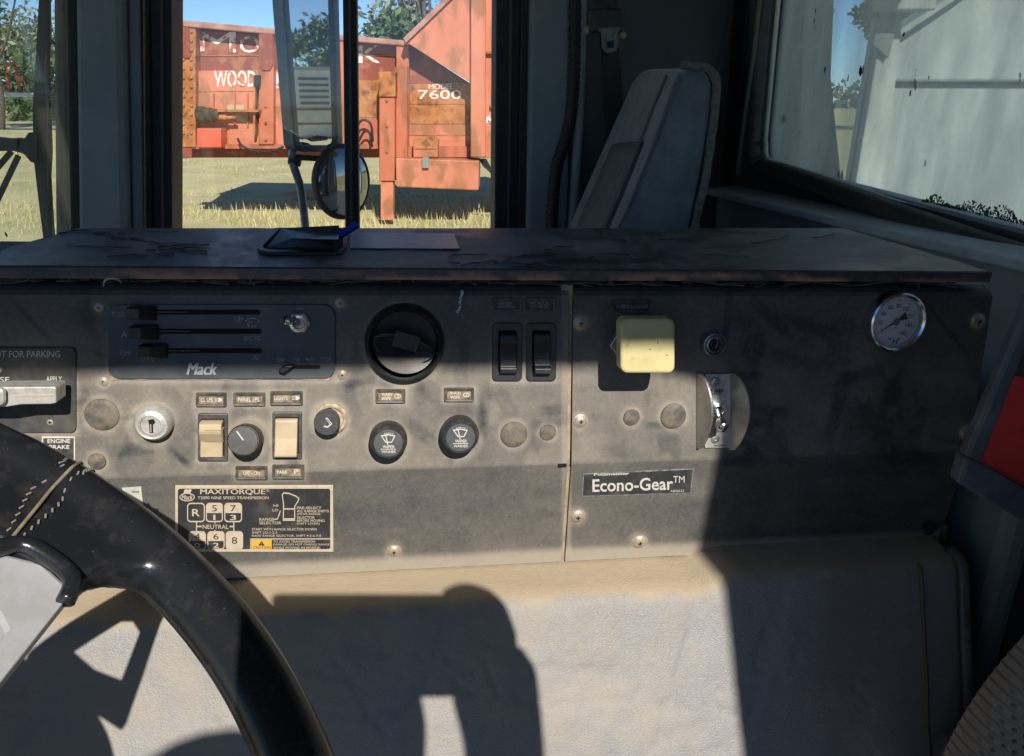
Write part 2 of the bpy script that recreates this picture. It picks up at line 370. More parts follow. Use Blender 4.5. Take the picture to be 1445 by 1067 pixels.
tree('oak_tree', 'large round tree reflected in the tall side mirror', 66, 13.5, 10, 4.6, GRN, GRN2, 8000, .26, 16, .15)
def treeline():
    V = []
    for k in range(260):
        x = random.uniform(-330, 330); y = random.uniform(190, 260); h = random.uniform(3, 8); m_ = 46
        p = np.stack([x + RNG.normal(size=m_) * h * .7, y + RNG.normal(size=m_) * 2, -CAMZ + RNG.random(m_) * h], -1)
        a = RNG.normal(size=(m_, 3)); a /= np.linalg.norm(a, axis=1)[:, None]; b = np.cross(a, RNG.normal(size=(m_, 3))); b /= np.linalg.norm(b, axis=1)[:, None]
        V.append(np.stack([p - a * 1.1, p - b * .7, p + a * 1.1, p + b * .7], 1))
    V = np.concatenate(V).reshape(-1, 3)
    tag(mk('treeline', V, np.arange(len(V)).reshape(-1, 4), leafmat('far_leaves', (.10, .13, .07), (.06, .085, .05)), recalc=False), 'far line of trees along the horizon', 'trees', kind='stuff')
treeline()

# ------------------------------------------------------------------ the red grinder standing in the yard
PM = Plane(A3(0, 15, 0), A3(1, 0, 0), A3(0, 0, 1))
RED = mat('faded_orange_red_paint', (.44, .115, .055), .6, (.52, .17, .09), 2.4, .35, .7, third=((.27, .105, .045), 3.6, .49, .62), bump=.1, bscale=20, dist=.01, stretch=(1, 1, .35))
SALMON = mat('sun_bleached_red_paint', (.58, .205, .115), .6, (.49, .155, .08), 1.8, .4, .7, third=((.34, .135, .06), 3.4, .50, .63), stretch=(1, 1, .6))
DKRED = mat('dull_red_and_shade', (.27, .065, .04), .7, (.22, .06, .038), 2.2, .4, .6, third=((.33, .13, .07), 5.5, .53, .64))
RUST = mat('rusted_steel', (.33, .12, .04), .85, (.48, .20, .07), 4, .4, .62, third=((.15, .06, .03), 7, .52, .68), bump=.3, bscale=30, dist=.01)
RAIL = mat('weathered_rail', (.42, .24, .19), .8, (.30, .13, .09), 4, .4, .65)
WHT = mat('peeling_white_paint', (.72, .66, .60), .7, (.36, .12, .07), 9, .54, .60)
WHT2 = mat('worn_white_paint', (.70, .64, .58), .7, (.40, .15, .09), 14, .60, .66)
def grinder():
    g = empty('wood_grinder', (-2, 15, -CAMZ), 'big faded red and rusted wood grinder with white lettering, parked outside the side window', 'machine')
    P_ = lambda n, poly, top, base, m, **k: prism(n, poly, PM, top, base, m, g, **k)
    P_('hull', [(256, 40), (571, 66), (571, 205), (258, 204)], -.18, -2.4, DKRED)
    P_('top_rail', [(243, 27), (570, 57), (571, 65), (243, 36)], .10, -2.5, RAIL, bevel=.02)
    lo = P_('side_panel', [(276, 100), (365, 99), (365, 206), (276, 206)], -.08, -.3, SALMON)
    P_('side_panel', [(386, 99), (474, 98), (474, 206), (386, 206)], -.08, -.3, SALMON)
    P_('side_panel', [(490, 113), (536, 113), (536, 166), (490, 166)], -.08, -.3, RUST)
    P_('side_panel', [(490, 166.5), (536, 166.5), (536, 206), (490, 206)], -.08, -.3, RED)
    for a, b, c, d, t in ((253, 276, 37, 208, RUST), (365, 386, 46, 204, RED), (474, 490, 56, 204, RED), (559, 577, 64, 216, RED)):
        P_('post', rect(a, c, b, d), .06, -.3, t, bevel=.015)
    P_('post_cap', [(366, 47), (385, 47), (385, 92), (381, 99), (370, 99), (366, 92)], .09, .061, DKRED)
    P_('post_cap', [(254, 38), (266, 38), (268, 82), (256, 82)], .09, .061, DKRED)
    P_('bottom_rail', rect(258, 204, 559, 210), .02, -2.2, RED)
    P_('fuel_box', rect(277, 181, 312, 208.5), .25, -.07, mat('bright_red_paint', (.62, .10, .05), .45, (.5, .12, .07), 3), bevel=.02)
    P_('shelf', rect(276, 155, 366, 158), .2, -.07, RUST); P_('strut', rect(357, 106, 360, 190), .12, -.07, RUST); P_('latch_block', rect(358, 106, 366, 121), .16, -.07, M_rubber)
    for q, rr_ in ((285, 9), (295, 7.5), (304, 6)):
        lathe('hydraulic_motor', PM.hit(q, 162, .15) , A3(1, -.2, 0), A3(0, 0, 1), [(.13 * rr_ / 9, -.07), (.15 * rr_ / 9, -.04), (.15 * rr_ / 9, .05), (.1 * rr_ / 9, .08)], mat('greasy_iron', (.035, .03, .028), .6, (.10, .06, .04), 8), g, 14)
    lathe('hydraulic_cylinder', PM.hit(310, 166, .15), A3(1, 0, 0), A3(0, 0, 1), [(.05, -.05), (.05, .12), (.03, .13), (.03, .30)], RUST, g, 12)
    P_('sticker', rect(321, 148, 344, 156), -.07, -.08, M_cream)
    P_('sticker', [(327, 160), (335, 159), (342, 167), (355, 171), (352, 173), (333, 170)], -.07, -.08, M_cream)
    for pts in (((335, 195), (342, 206), (360, 213), (385, 213), (400, 207)), ((500, 190), (508, 172), (517, 170), (524, 178), (526, 200)), ((506, 200), (514, 186), (522, 188), (523, 206))):
        tube('hose', smoothpath([PM.hit(u, v, .15) for u, v in pts], 5), .022, M_rubber, g, 6)
    # lettering
    text('M', 279, 45, 333, 74, PM, -.17, WHT, g, .006); text('O', 338, 51, 366, 74.5, PM, -.17, WHT, g, .006)
    text('R', 379, 53, 404, 77, PM, -.17, WHT, g, .006); text('BAR', 412, 55, 498, 84, PM, -.17, WHT, g, .006); text('K', 506, 64, 537, 89, PM, -.17, WHT, g, .006)
    text('WOOD', 302, 99.5, 361, 123, PM, -.07, WHT, g, .02); text('HOG', 390, 102, 440, 125, PM, -.07, WHT, g, .02)
    # right half: model panel, jack leg, tool box, hopper
    P_('model_panel', rect(577, 118, 663, 175), -.05, -.3, RUST); P_('lower_panel', rect(577, 175.6, 663, 207), -.03, -.3, SALMON)
    P_('hopper_wall', [(577, 62), (663, 118), (663, 117.5), (663, -90), (760, -90)][:3] + [(577, 117.5)], -.10, -.3, DKRED)  # darker red triangle: the shadow beside the hopper put into the colour
    P_('hopper_wall', [(571, 58), (664, -30), (664, 117)], .35, .30, SALMON)
    P_('hopper_edge', [(569, 54), (664, -38), (664, -28), (573, 60)], .42, -2.3, RAIL)
    P_('deck', rect(575, 207, 800, 222), .10, -2.2, RED)
    P_('post', rect(664, -120, 685, 222), .45, -.3, SALMON, bevel=.02)
    P_('door_panel', rect(685.5, -120, 820, 222), .25, -2.3, SALMON)
    P_('seam_bar', rect(697, -120, 699.5, 150), .29, .255, RUST); P_('latch', rect(686, 72, 712, 76), .34, .255, RUST); P_('sticker', rect(686, 163, 702, 174), .262, .255, WHT)
    P_('latch', rect(692, 146, 706, 152), .34, .255, M_steel)
    P_('bracket_box', rect(583, 196, 618, 222.5), .35, .09, SALMON, bevel=.02); P_('bracket_lid', rect(585, 193, 616, 210), .37, .351, RUST)
    tb = P_('tool_box', [(558, 223), (676, 227), (675, 269), (559, 264)], .55, -.2, SALMON, bevel=.025)
    prism('hasp', rect(596, 222, 605, 237), PM, .62, .545, M_steel, tb)
    jl = P_('jack_leg', rect(535, 136, 557, 256), .42, .12, RED, bevel=.02)
    prism('jack_cap', rect(534, 101, 558, 137), PM, .46, .10, RUST, jl, bevel=.02); prism('jack_foot', rect(537, 256, 555, 311), PM, .38, .16, SALMON, jl, bevel=.015)
    P_('post_strip', rect(557.5, 94, 575, 222), .2, .07, RED)
    text('MODEL', 605, 118.8, 640, 126, PM, -.04, WHT2, g, .01); text('7600', 590, 127, 651, 140, PM, -.04, WHT2, g, .006)
    for k in range(5):
        tube('hose', smoothpath([PM.hit(677 + 2 * k, 224, .2), PM.hit(684 + 3 * k, 236 + 2 * k, .2), PM.hit(696 + 2 * k, 241 + 5 * k, .2), PM.hit(722, 244 + 5 * k, .2)], 4), .014, M_rubber, g, 5)
    for X in (1.6, 3.2):
        lathe('wheel', A3(X, 15.6, -CAMZ + .5), A3(0, -1, 0), A3(1, 0, 0), [(.2, -.12), (.48, -.14), (.5, -.1), (.5, .1), (.48, .14), (.25, .13), (.22, .05), (0, .05)], M_rubber, g, 24)
    P_('chassis_beam', rect(258, 210.5, 900, 222.5), -1.0, -1.3, DKRED)
grinder()
def grinder_fittings():
    g = bpy.data.objects['wood_grinder']
    for u, v0, v1, st_, off in ((259, 45, 200, 13, .07), (270, 45, 200, 13, .07), (375, 150, 200, 24, .07), (546, 142, 250, 36, .43)):
        for v in np.arange(v0, v1, st_): lathe('bolt', PM.hit(u, v, off), PM.n, A3(1, 0, 0), [(.028, -.01), (.028, .012), (.015, .02), (0, .02)], RUST, g, 6, False)
    for a, b, c, d, off in ((277, 128, 364, 129.5, -.07), (387, 150, 473, 151.5, -.07), (578, 146, 662, 147, -.04), (577, 190, 663, 191.5, -.02), (256, 78, 558, 79.2, -.165)):
        prism('weld_seam', rect(a, b, c, d), PM, off, off - .03, RUST, g)
    for u in (300, 330, 348, 402, 430, 455): prism('rib', rect(u, 132, u + 2.2, 180), PM, -.05, -.09, RED, g)
grinder_fittings()
e = quad('plywood_scrap', [A3(-5.4, 18.4, -CAMZ + .10), A3(-4.55, 18.4, -CAMZ + .10), A3(-4.5, 19.0, -CAMZ + .14), A3(-5.2, 19.0, -CAMZ + .14)], mat('orange_scrap', (.55, .27, .10), .8, (.4, .2, .08), 5))
sm = e.modifiers.new('thick', 'SOLIDIFY'); sm.thickness = .03; tag(e, 'flat orange scrap board lying in the grass left of the mirror', 'board')
# far things
def tank():
    P1 = Plane(A3(0, 30, 0), A3(1, 0, 0), A3(0, 0, 1))
    g = empty('white_trailer', (-13, 30, -CAMZ), 'white trailer corner showing past the left end of the red machine', 'trailer')
    m = mat('white_body_paint', (.74, .75, .75), .5, (.62, .62, .6), 3)
    prism('body', [(225, 138), (252, 130), (262, 132), (262, 165), (225, 166)], P1, 0, -1.6, m, g, bevel=.03)
    prism('skirt', rect(228, 166.5, 262, 172), P1, -.1, -1.5, mat('grey_skirt', (.4, .4, .4), .6), g)
    lathe('wheel', P1.hit(240, 176, -.2), A3(0, -1, 0), A3(1, 0, 0), [(.05, -.1), (.34, -.1), (.36, 0), (.3, .1), (0, .08)], M_rubber, g, 18)
tank()
def derrick():
    P1 = Plane(A3(0, 70, 0), A3(1, 0, 0), A3(0, 0, 1)); m = mat('derrick_red', (.45, .06, .03), .6, (.5, .12, .06), 2)
    g = empty('red_derrick', P1.hit(14, 141, 0), 'small red lifting frame far off, seen through the windshield', 'derrick')
    for a, b in (((8, 92), (13, 131)), ((21, 92), (29, 131))):
        tube('leg', [P1.hit(*a), P1.hit(*b)], .14, m, g, 6)
    tube('crossbar', [P1.hit(6, 91), P1.hit(22, 90)], .16, m, g, 6)
    prism('hanging_bucket', [(21, 106), (27, 107), (26, 115), (21, 112)], P1, .3, -.3, mat('orange_bucket', (.6, .22, .05), .6), g)
    b = prism('flatbed_trailer', [(-30, 130), (47, 131), (47, 137), (-30, 137)], P1, .5, -1.5, mat('white_flatbed', (.7, .7, .68), .6, (.5, .5, .48), 3))
    tag(b, 'long white flatbed under the red lifting frame far off', 'trailer')
derrick()
def reflected_yard():      # what stands behind the truck, seen in its mirrors
    g = empty('white_shed', (47, 9, -CAMZ), 'white shed with louvred front reflected in the tall side mirror', 'shed')
    m = mat('white_shed_paint', (.60, .62, .62), .6, (.5, .52, .5), 2)
    box('wall', (46, 7.6, -CAMZ - .1), (50, 10.4, 1.5), m, g); box('roof', (45.8, 7.4, 1.503), (50.2, 10.6, 1.68), mat('shed_roof', (.3, .31, .32), .6), g)
    for k in range(6): box('louvre', (45.93, 7.9, -.7 + .33 * k), (45.998, 9.6, -.55 + .33 * k), M_cabdark, g)
    f = empty('corral_fence', (16, 5, -CAMZ), 'dark pipe corral fence reflected in the tall side mirror', 'fence')
    mp_ = mat('pipe_paint', (.09, .08, .075), .6, (.16, .10, .07), 3)
    for k in range(6): tube('rail', [A3(17, -1, -1.9 + .33 * k), A3(17.4, 12, -1.9 + .33 * k)], .03, mp_, f, 6)
    for k in range(6): tube('fence_post', [A3(17 + .03 * k * 2.5, -1 + 2.5 * k, -CAMZ - .1), A3(17 + .03 * k * 2.5, -1 + 2.5 * k, -.4)], .045, mp_, f, 6)
reflected_yard()
# white pump truck body seen through the rear window
def white_body():
    P1 = Plane(A3(0, 3.0, 0), A3(1, 0, 0), A3(0, 0, 1))
    mw = mat('white_hopper_paint', (.60, .62, .59), .5, (.50, .52, .49), 2.2, .4, .7); mp2 = mat('white_post_paint', (.66, .67, .63), .5, (.55, .56, .52), 5); mg = mat('grey_hopper_steel', (.30, .33, .32), .6, (.22, .24, .23), 5)
    g = empty('pump_body', P1.hit(1350, 250, 0), 'large white steel body with a folded seam standing behind the rear window', 'truck body')
    prism('panel', [(1262, 112), (1262, 52), (1350, -4), (1430, -60), (1640, -60), (1640, 112)], P1, 0, -.12, mw, g)
    prism('panel', [(1235, 116), (1640, 117), (1640, 420), (1225, 420)], P1, .02, -.12, mw, g, bevel=.01)
    prism('seam', [(1262, 111.5), (1640, 112.5), (1640, 116), (1262, 115)], P1, .05, -.1, mg, g)
    prism('rim', [(1270, 42), (1350, -12), (1430, -68), (1432, -60), (1352, -3), (1272, 50)], P1, .08, -.04, mw, g)
    po = empty('boom_post', P1.hit(1220, 250, .4), 'tapered white steel post left of the white body behind the rear window', 'post')
    prism('web', [(1247, 20), (1275, 20), (1232, 420), (1180, 420)], P1, .40, .36, mp2, po, bevel=.006)
    prism('flange', [(1236, 24), (1248, 20), (1181, 420), (1170, 420)], P1, .36, .33, mw, po)
    prism('cap_plate', [(1246, -30), (1322, -30), (1322, 14), (1246, 14)], P1, .50, .43, mp2, po, bevel=.006)
    prism('gusset', [(1242, 16), (1270, 16), (1254, 82), (1232, 62)], P1, .42, .405, mg, po)
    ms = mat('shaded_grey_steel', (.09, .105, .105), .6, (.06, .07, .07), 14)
    P2 = Plane(A3(0, 1.78, 0), A3(1, 0, 0), A3(0, 0, 1))
    st = empty('exhaust_stand', P2.hit(1120, 250, 0), 'grey steel upright with a ladder rung close behind the rear window', 'steel upright')
    prism('upright', [(1085, -40), (1136, -40), (1118, 420), (1060, 420)], P2, 0, -.03, ms, st)
    prism('channel', [(1137, -40), (1156, -40), (1136, 420), (1119, 420)], P2, -.005, -.03, mat('pale_olive_paint', (.42, .45, .38), .6, (.33, .36, .30), 5), st)
    prism('upright', [(1157, -40), (1178, -40), (1172, 110), (1204, 420), (1137, 420)], P2, 0, -.03, ms, st)
    prism('rung', rect(1126, 63, 1158, 68), P2, .02, .001, mw, st)
white_body()
fr = box('far_container', (84, 196, -CAMZ - .2), (101, 199, -.9), mat('far_red', (.4, .09, .06), .7, (.3, .1, .07), .5)); tag(fr, 'long low red container far off on the horizon, seen through the rear window', 'container')

# ------------------------------------------------------------------ the cab
PSI, RHO = math.radians(8.2), math.radians(2.1)
cx2, cy2 = A3(math.cos(PSI), math.sin(PSI), 0), A3(-math.sin(PSI), math.cos(PSI), 0)
UP = A3(0, 0, 1)
PD = Plane(A3(0, 1.66, 0), cx2, UP)                   # inner face of the passenger door
ROOF = .68
def rearx(y): return .46 - .17 * (y - 1.83)
def wallbox(name, lo, hi, m, parent=None, bevel=0): return box(name, lo, hi, m, parent, bevel)
tag(box('cab_roof', (-1.5, -.55, ROOF), (1.3, 2.0, ROOF + .06), M_head), kind='structure')
tag(box('cab_floor', (-1.5, -.45, -1.25), (1.2, 1.9, -1.2), M_cabdark), kind='structure')
tag(box('cab_front_wall', (-1.42, -.45, -1.2), (-1.30, 2.0, -.62), M_cabdark), kind='structure')
# driver side wall: opening with a rounded upper rear corner
def driver_side():
    y0, y1 = -.44, -.38
    xr, rc = .482, .055
    zt = lambda x: .556 + .070 * x
    zc = zt(xr - rc) - rc
    hole = [(xr, -1.15), (xr, zc)] + [(xr - rc + rc * math.cos(a), zc + rc * math.sin(a)) for a in (math.radians(q) for q in range(10, 90, 10))] + [(xr - rc, zc + rc), (-.78, zt(-.78)), (-.80, -1.15)]
    outer = [(1.2, -1.2), (1.2, ROOF)] + [(1.2 - .2 * k, ROOF) for k in range(1, 9)] + [(-.6, ROOF), (-1.42, ROOF), (-1.42, -1.2)]
    n = len(hole); assert len(outer) == n, (n, len(outer))
    V = []
    for yy in (y0, y1):
        V += [A3(x, yy, z) for x, z in outer] + [A3(x, yy, z) for x, z in hole]
    Fc = []
    for i in range(n - 1):
        for b in (0, 2 * n): Fc.append((b + i, b + i + 1, b + n + i + 1, b + n + i))
        Fc += [(i, i + 1, 2 * n + i + 1, 2 * n + i), (n + i, n + i + 1, 3 * n + i + 1, 3 * n + i)]
    tag(mk('cab_side_wall', V, Fc, M_cabdark), kind='structure')
driver_side()
# rear wall with its window
RW = Plane(A3(rearx(1.0), 1.0, 0), A3(-.17, 1, 0), UP)
if RW.n[0] > 0: RW.n = -RW.n
def rear_wall():
    s = A3(-.17, 1, 0) / np.linalg.norm(A3(-.17, 1, 0)); o = A3(rearx(1.0), 1.0, 0); n = A3(s[1], -s[0], 0)     # n outwards
    def P3(t, z, d=0): return o + s * t + UP * z + n * d
    # window outline in (t along the wall, z): from the photograph's lower left corner up and to the near side
    def tz(u, v): p = RW.hit(u, v); return (p - o) @ s, p[2]
    bl = tz(1069, 232); br = tz(1445, 331); tl = tz(1089, 0)
    slope = (br[1] - bl[1]) / (br[0] - bl[0]); ltop = .50
    dx = (tl[0] - bl[0]) / (tl[1] - bl[1])
    near = -.55
    corner = [(bl[0] + dx * .0, bl[1])]
    r = .035
    win = [(bl[0] + dx * ltop * .95, ltop), (bl[0] + dx * .06, bl[1] + .06), (bl[0] - .002, bl[1] + r), (bl[0] - .3 * r, bl[1] + .3 * r), (bl[0] - r, bl[1]), (bl[0] - .12, bl[1] - .12 * slope), (near, bl[1] + slope * (near - bl[0])), (near - .02, bl[1] + .3), (near, ltop)]
    return P3, win, n, s, o
P3, WIN, rn, rs_, ro = rear_wall()
def wall_with_hole():
    far, nearT = .73, -1.6
    outer = [(far, ROOF), (far, .2), (far, -.2), (far, -.5), (WIN[4][0], -1.2), (WIN[5][0], -1.2), (nearT, -1.2), (nearT, .2), (nearT, ROOF)]
    n = len(WIN); V = []
    for d in (0, .05): V += [P3(t, z, d) for t, z in outer] + [P3(t, z, d) for t, z in WIN]
    Fc = []
    for i in range(n):
        j = (i + 1) % n
        for b in (0, 2 * n): Fc.append((b + i, b + j, b + n + j, b + n + i))
        Fc.append((n + i, n + j, 3 * n + j, 3 * n + i))
    tag(mk('cab_rear_wall', V, Fc, M_cabdark), kind='structure')
    rw = empty('rear_window', P3(*WIN[4], .02), 'wide dusty rear window with black rubber seal beside the passenger seat', 'window')
    cs = np.array(WIN).mean(0)
    seal = [P3(t, z, -.012) for t, z in WIN]
    tube('rubber_seal', smoothpath(seal + [seal[0]], 6), .017, mat('grey_olive_rubber', (.075, .075, .065), .45, (.04, .04, .037), 30, .4, .7), rw, 8)
    inn = [P3(t + (cs[0] - t) * .040, z + (cs[1] - z) * .050, .004) for t, z in WIN]
    tube('sunlit_line', smoothpath(inn + [inn[0]], 6), .0045, mat('painted_sun_edge', (.75, .73, .62), .5), rw, 6)  # pale strip painted in for the sunlit edge of the seal
    v, f = [P3(t, z, .022) for t, z in WIN] + [P3(t, z, .027) for t, z in WIN], [tuple(range(n)), tuple(reversed(range(n, 2 * n)))]
    mk('pane', v, f, glass('dusty_glass', (.84, .92, .90), .05, .46, (.80, .86, .78), 9, (1, 1, .25), .55, specks=.735), rw)
    # crumbled sealant along the lower edge, near end
    bits = []
    for k in range(620):
        u = 1300 + 190 * random.random(); env = sstep(1300, 1330, u) * (.55 + .45 * math.sin(u * .09) * math.sin(u * .031 + 1))
        v = 283 + (u - 1300) * .235 - random.random() ** 1.4 * 24 * env
        c = RW.hit(u, v, -.016); r1, r2 = random.uniform(.0006, .0017), random.uniform(.0009, .0030); a = random.uniform(-.9, .9)
        pts = [(math.cos(q) * r1 * random.uniform(.6, 1.2), math.sin(q) * r2 * random.uniform(.6, 1.2)) for q in np.linspace(0, 5.4, 6)]
        bits.append(([c + rs_ * (x * math.cos(a) - y * math.sin(a)) + UP * (x * math.sin(a) + y * math.cos(a)) for x, y in pts] + [c - rn * .0015], [(i, (i + 1) % 6, 6) for i in range(6)]))
    v, f = join(bits); o = mk('crumbled_sealant', v, f, mat('green_black_grime', (.035, .055, .03), .9), rw); o['kind'] = 'stuff'
    # the ledge under the window, running beside the seat
    a, b = RW.hit(985, 254), RW.hit(1460, 352)
    ta, tb = (a - ro) @ rs_, (b - ro) @ rs_; tb2 = -1.3; zb2 = a[2] + (b[2] - a[2]) * (tb2 - ta) / (tb - ta); ta2 = .70; za2 = a[2] + (b[2] - a[2]) * (ta2 - ta) / (tb - ta)
    ld = [P3(ta2, za2, -.045), P3(tb2, zb2, -.045), P3(tb2, zb2, .0), P3(ta2, za2, .0), P3(ta2, za2 - .9, -.03), P3(tb2, zb2 - .9, -.03), P3(tb2, zb2 - .9, 0), P3(ta2, za2 - .9, 0)]
    o = mk('rear_wall_trim', ld, [(0, 1, 2, 3), (4, 7, 6, 5), (0, 4, 5, 1), (2, 6, 7, 3), (1, 5, 6, 2), (0, 3, 7, 4)], mat('blue_grey_trim', (.36, .40, .42), .42, (.28, .31, .33), 14, .4, .7, bump=.12), bevel=.008)
    tag(o, kind='structure')
    cap = [P3(ta2, za2 + .0005, -.075), P3(tb2, zb2 + .0005, -.075), P3(tb2, zb2 + .006, -.001), P3(ta2, za2 + .006, -.001), P3(ta2, za2 - .012, -.075), P3(tb2, zb2 - .012, -.075), P3(tb2, zb2 - .012, -.047), P3(ta2, za2 - .012, -.047)]
    mk('lit_ledge_top', cap, [(0, 1, 2, 3), (0, 4, 5, 1), (4, 7, 6, 5), (2, 6, 7, 3), (1, 5, 6, 2), (0, 3, 7, 4)], mat('worn_lit_ledge', (.58, .62, .62), .38, (.42, .45, .46), 25, .4, .7), o, bevel=.003)  # paler top strip puts the window's light into the ledge colour
wall_with_hole()
# black quilted curtain in the rear corner
def curtain():
    pts_t = np.linspace(-.02, 1.0, 60); zs = np.linspace(-.3, ROOF, 12); V = []
    edge = (RW.hit(1062, 100) - ro) @ rs_
    for z in zs:
        for t in pts_t:
            tt = min(edge + .03 + (t + .02) * .80 + .02 * z, .70); V.append(P3(tt, z, -.03 - .014 * math.sin(t * 46 + z * 2.2) - .008 * math.sin(t * 91 + 1)))
    n = len(pts_t); Fc = [(j * n + i, j * n + i + 1, (j + 1) * n + i + 1, (j + 1) * n + i) for j in range(len(zs) - 1) for i in range(n - 1)]
    o = mk('cab_curtain', V, Fc, mat('black_curtain_cloth', (.028, .03, .032), .9, (.016, .017, .018), 20, sheen=.2), smooth=True)
    sm = o.modifiers.new('thick', 'SOLIDIFY'); sm.thickness = .003
    tag(o, 'black curtain hanging in the corner behind the passenger seat', 'curtain')
    tube('curtain_edge', smoothpath([RW.hit(1078, -60, .03), RW.hit(1066, 60, .03), RW.hit(1052, 160, .03), RW.hit(1041, 248, .03)], 5), .005, mat('olive_piping', (.16, .15, .11), .7), o, 6)
curtain()
# passenger side: door, pillars, windows
def passenger_side():
    d = empty('passenger_door', PD.hit(470, 330), 'passenger door with black window frame, upright divider and clear panes', 'door')
    Q = lambda n, poly, top, base, m, par=d, **k: prism(n, poly, PD, top, base, m, par, **k)
    T, B = -430, 420
    Q('window_frame', [(203, T), (241, T), (243, B), (214, B)], .035, -.05, M_rubber, bevel=.004)
    Q('window_frame', [(704, T), (742, T), (730, B), (697, B)], .03, -.05, M_rubber, bevel=.004)
    Q('glass_channel', [(224, T), (228, T), (232, B), (228, B)], .041, .0352, M_cabdark)
    Q('glass_channel', [(724, T), (728, T), (718, B), (714, B)], .036, .0302, M_cabdark)
    Q('window_divider', [(479, T), (499, T), (508, B), (488, B)], .02, -.03, M_rubber, bevel=.004)
    Q('divider_channel', [(487, T), (491, T), (499, B), (495, B)], .026, .0202, M_cabdark)
    gm = glass('clear_glass', (.97, .985, .98), .03, .02, (.6, .6, .55), 12, (1, 1, .3))
    Q('pane', [(241.5, T), (480, T), (489, B), (243.5, B)], -.010, -.014, gm); Q('pane', [(499.5, T), (703.5, T), (697, B), (508, B)], -.016, -.020, gm)
    a, b = PD.hit(203, 420), PD.hit(735, 420)
    ax = (cx2, cy2, UP); org = A3(0, 1.66, 0)
    box('lower_panel', (-.95, -.03, -1.2), (.75, .04, a[2]), M_cab, d, .01, ax, org)
    box('upper_rail', (-.95, -.03, PD.hit(470, -425)[2]), (.75, .04, ROOF), M_cabdark, d, 0, ax, org)
    # pillar between door and windshield
    p = empty('windshield_pillar', PD.hit(140, 330), 'grey painted pillar with dark grooves between windshield and passenger door', 'pillar')
    R_ = lambda n, poly, top, base, m, **k: prism(n, poly, PD, top, base, m, p, **k)
    R_('pillar_face', [(100, T), (160, T), (178, B), (112, B)], .10, -.05, M_cab, bevel=.008)
    R_('groove', [(150, T), (174, T), (190, B), (170, B)], .05, -.05, M_rubber)
    R_('pillar_return', [(171, T), (190, T), (203, B), (188, B)], .06, -.05, M_cab, bevel=.006)
    R_('door_seal', [(186, T), (205, T), (216, B), (202, B)], .045, -.05, M_rubber, bevel=.003)
    R_('seal_edge', [(199.5, T), (201, T), (205.5, B), (204, B)], .055, .0455, M_tan)
    R_('windshield_seal', [(84, T), (105, T), (118, B), (100, B)], .07, -.06, M_rubber, bevel=.006)
    # pillar behind the door
    q = empty('rear_door_pillar', PD.hit(770, 330), 'dark grey pillar between passenger door and seat belt', 'pillar')
    S_ = lambda n, poly, top, base, m, **k: prism(n, poly, PD, top, base, m, q, **k)
    S_('pillar_face', [(756, T), (812, T), (800, B), (742, B)], .06, -.05, M_cab, bevel=.008)
    S_('door_seal', [(741, T), (757, T), (745, B), (729, B)], .04, -.05, M_rubber, bevel=.003)
    S_('pillar_side', [(806, T), (1060, T), (1045, B), (795, B)], .03, -.05, M_cabdark)
    hose = smoothpath([PD.hit(813, -300, .085), PD.hit(812, 0, .085), PD.hit(809, 130, .085), PD.hit(800, 190, .085), PD.hit(785, 240, .085), PD.hit(778, 330, .085), PD.hit(776, 420, .085)], 22)
    tube('corrugated_hose', hose, [.011 + .002 * (k % 2) for k in range(len(hose))], M_rubber, q, 8)
    tube('loom', smoothpath([PD.hit(822, -300, .08), PD.hit(820, 60, .08), PD.hit(812, 250, .08), PD.hit(800, 420, .08)], 6), .010, M_cab, q, 8)
    # outer windshield post, pale, and the windshield with its wiper
    o = prism('outer_post', [(70, T), (86, T), (103, B), (78, B)], PD, -.06, -.16, mat('olive_grey_paint', (.24, .24, .17), .6, (.17, .17, .13), 8), p, bevel=.01)
    ws = empty('windshield', PD.hit(30, 330), 'dusty windshield seen at the left edge', 'windshield')
    a = PD.hit(82, 0, -.10); xw = a[0]; yw = a[1]
    v, f = box_vf(A3(-.004, -2.2, -.62), A3(.0, .0, ROOF), (A3(1, 0, 0), A3(.05, 1, 0), UP), A3(xw - .01, yw, 0))
    mk('pane', v, f, glass('windshield_glass', (.93, .97, .94), .04, .10, (.62, .62, .5), 10, (1, 1, .3), .6, specks=.745), ws)
    wp = empty('windshield_wiper', PD.hit(50, 330, -.16), 'black windshield wiper standing upright outside the glass at the left', 'wiper')
    PW = Plane(A3(0, 1.80, 0), cx2, UP)
    prism('blade', [(58, -60), (64, -60), (66, 60), (62, 90), (66, 160), (68, 215), (66, 250), (72, 345), (62, 345), (54, 280), (47, 220), (46, 150), (50, 90)], PW, .012, -.012, M_rubber, wp)
    tube('spine', [PW.hit(66, -60, .02), PW.hit(69, 150, .02), PW.hit(71, 345, .02)], .004, M_gloss, wp, 6)
    prism('clamp', [(-20, 193), (18, 197), (18, 195), (33, 197), (40, 187), (52, 187), (52, 232), (42, 228), (33, 217), (18, 213), (-20, 214)], PW, .022, -.01, M_rubber, wp, bevel=.003)
    for a_, b_ in (((16, 214), (-25, 262)), ((26, 220), (-12, 300))): tube('arm', [PW.hit(*a_), PW.hit(*b_)], .006, M_rubber, wp, 6)
    tube('hose_loop', smoothpath([PW.hit(70, 62, .02), PW.hit(75, 60, .03), PW.hit(82, 70, .03), PW.hit(86, 84, .03)], 5), .003, M_rubber, wp, 6)
passenger_side()
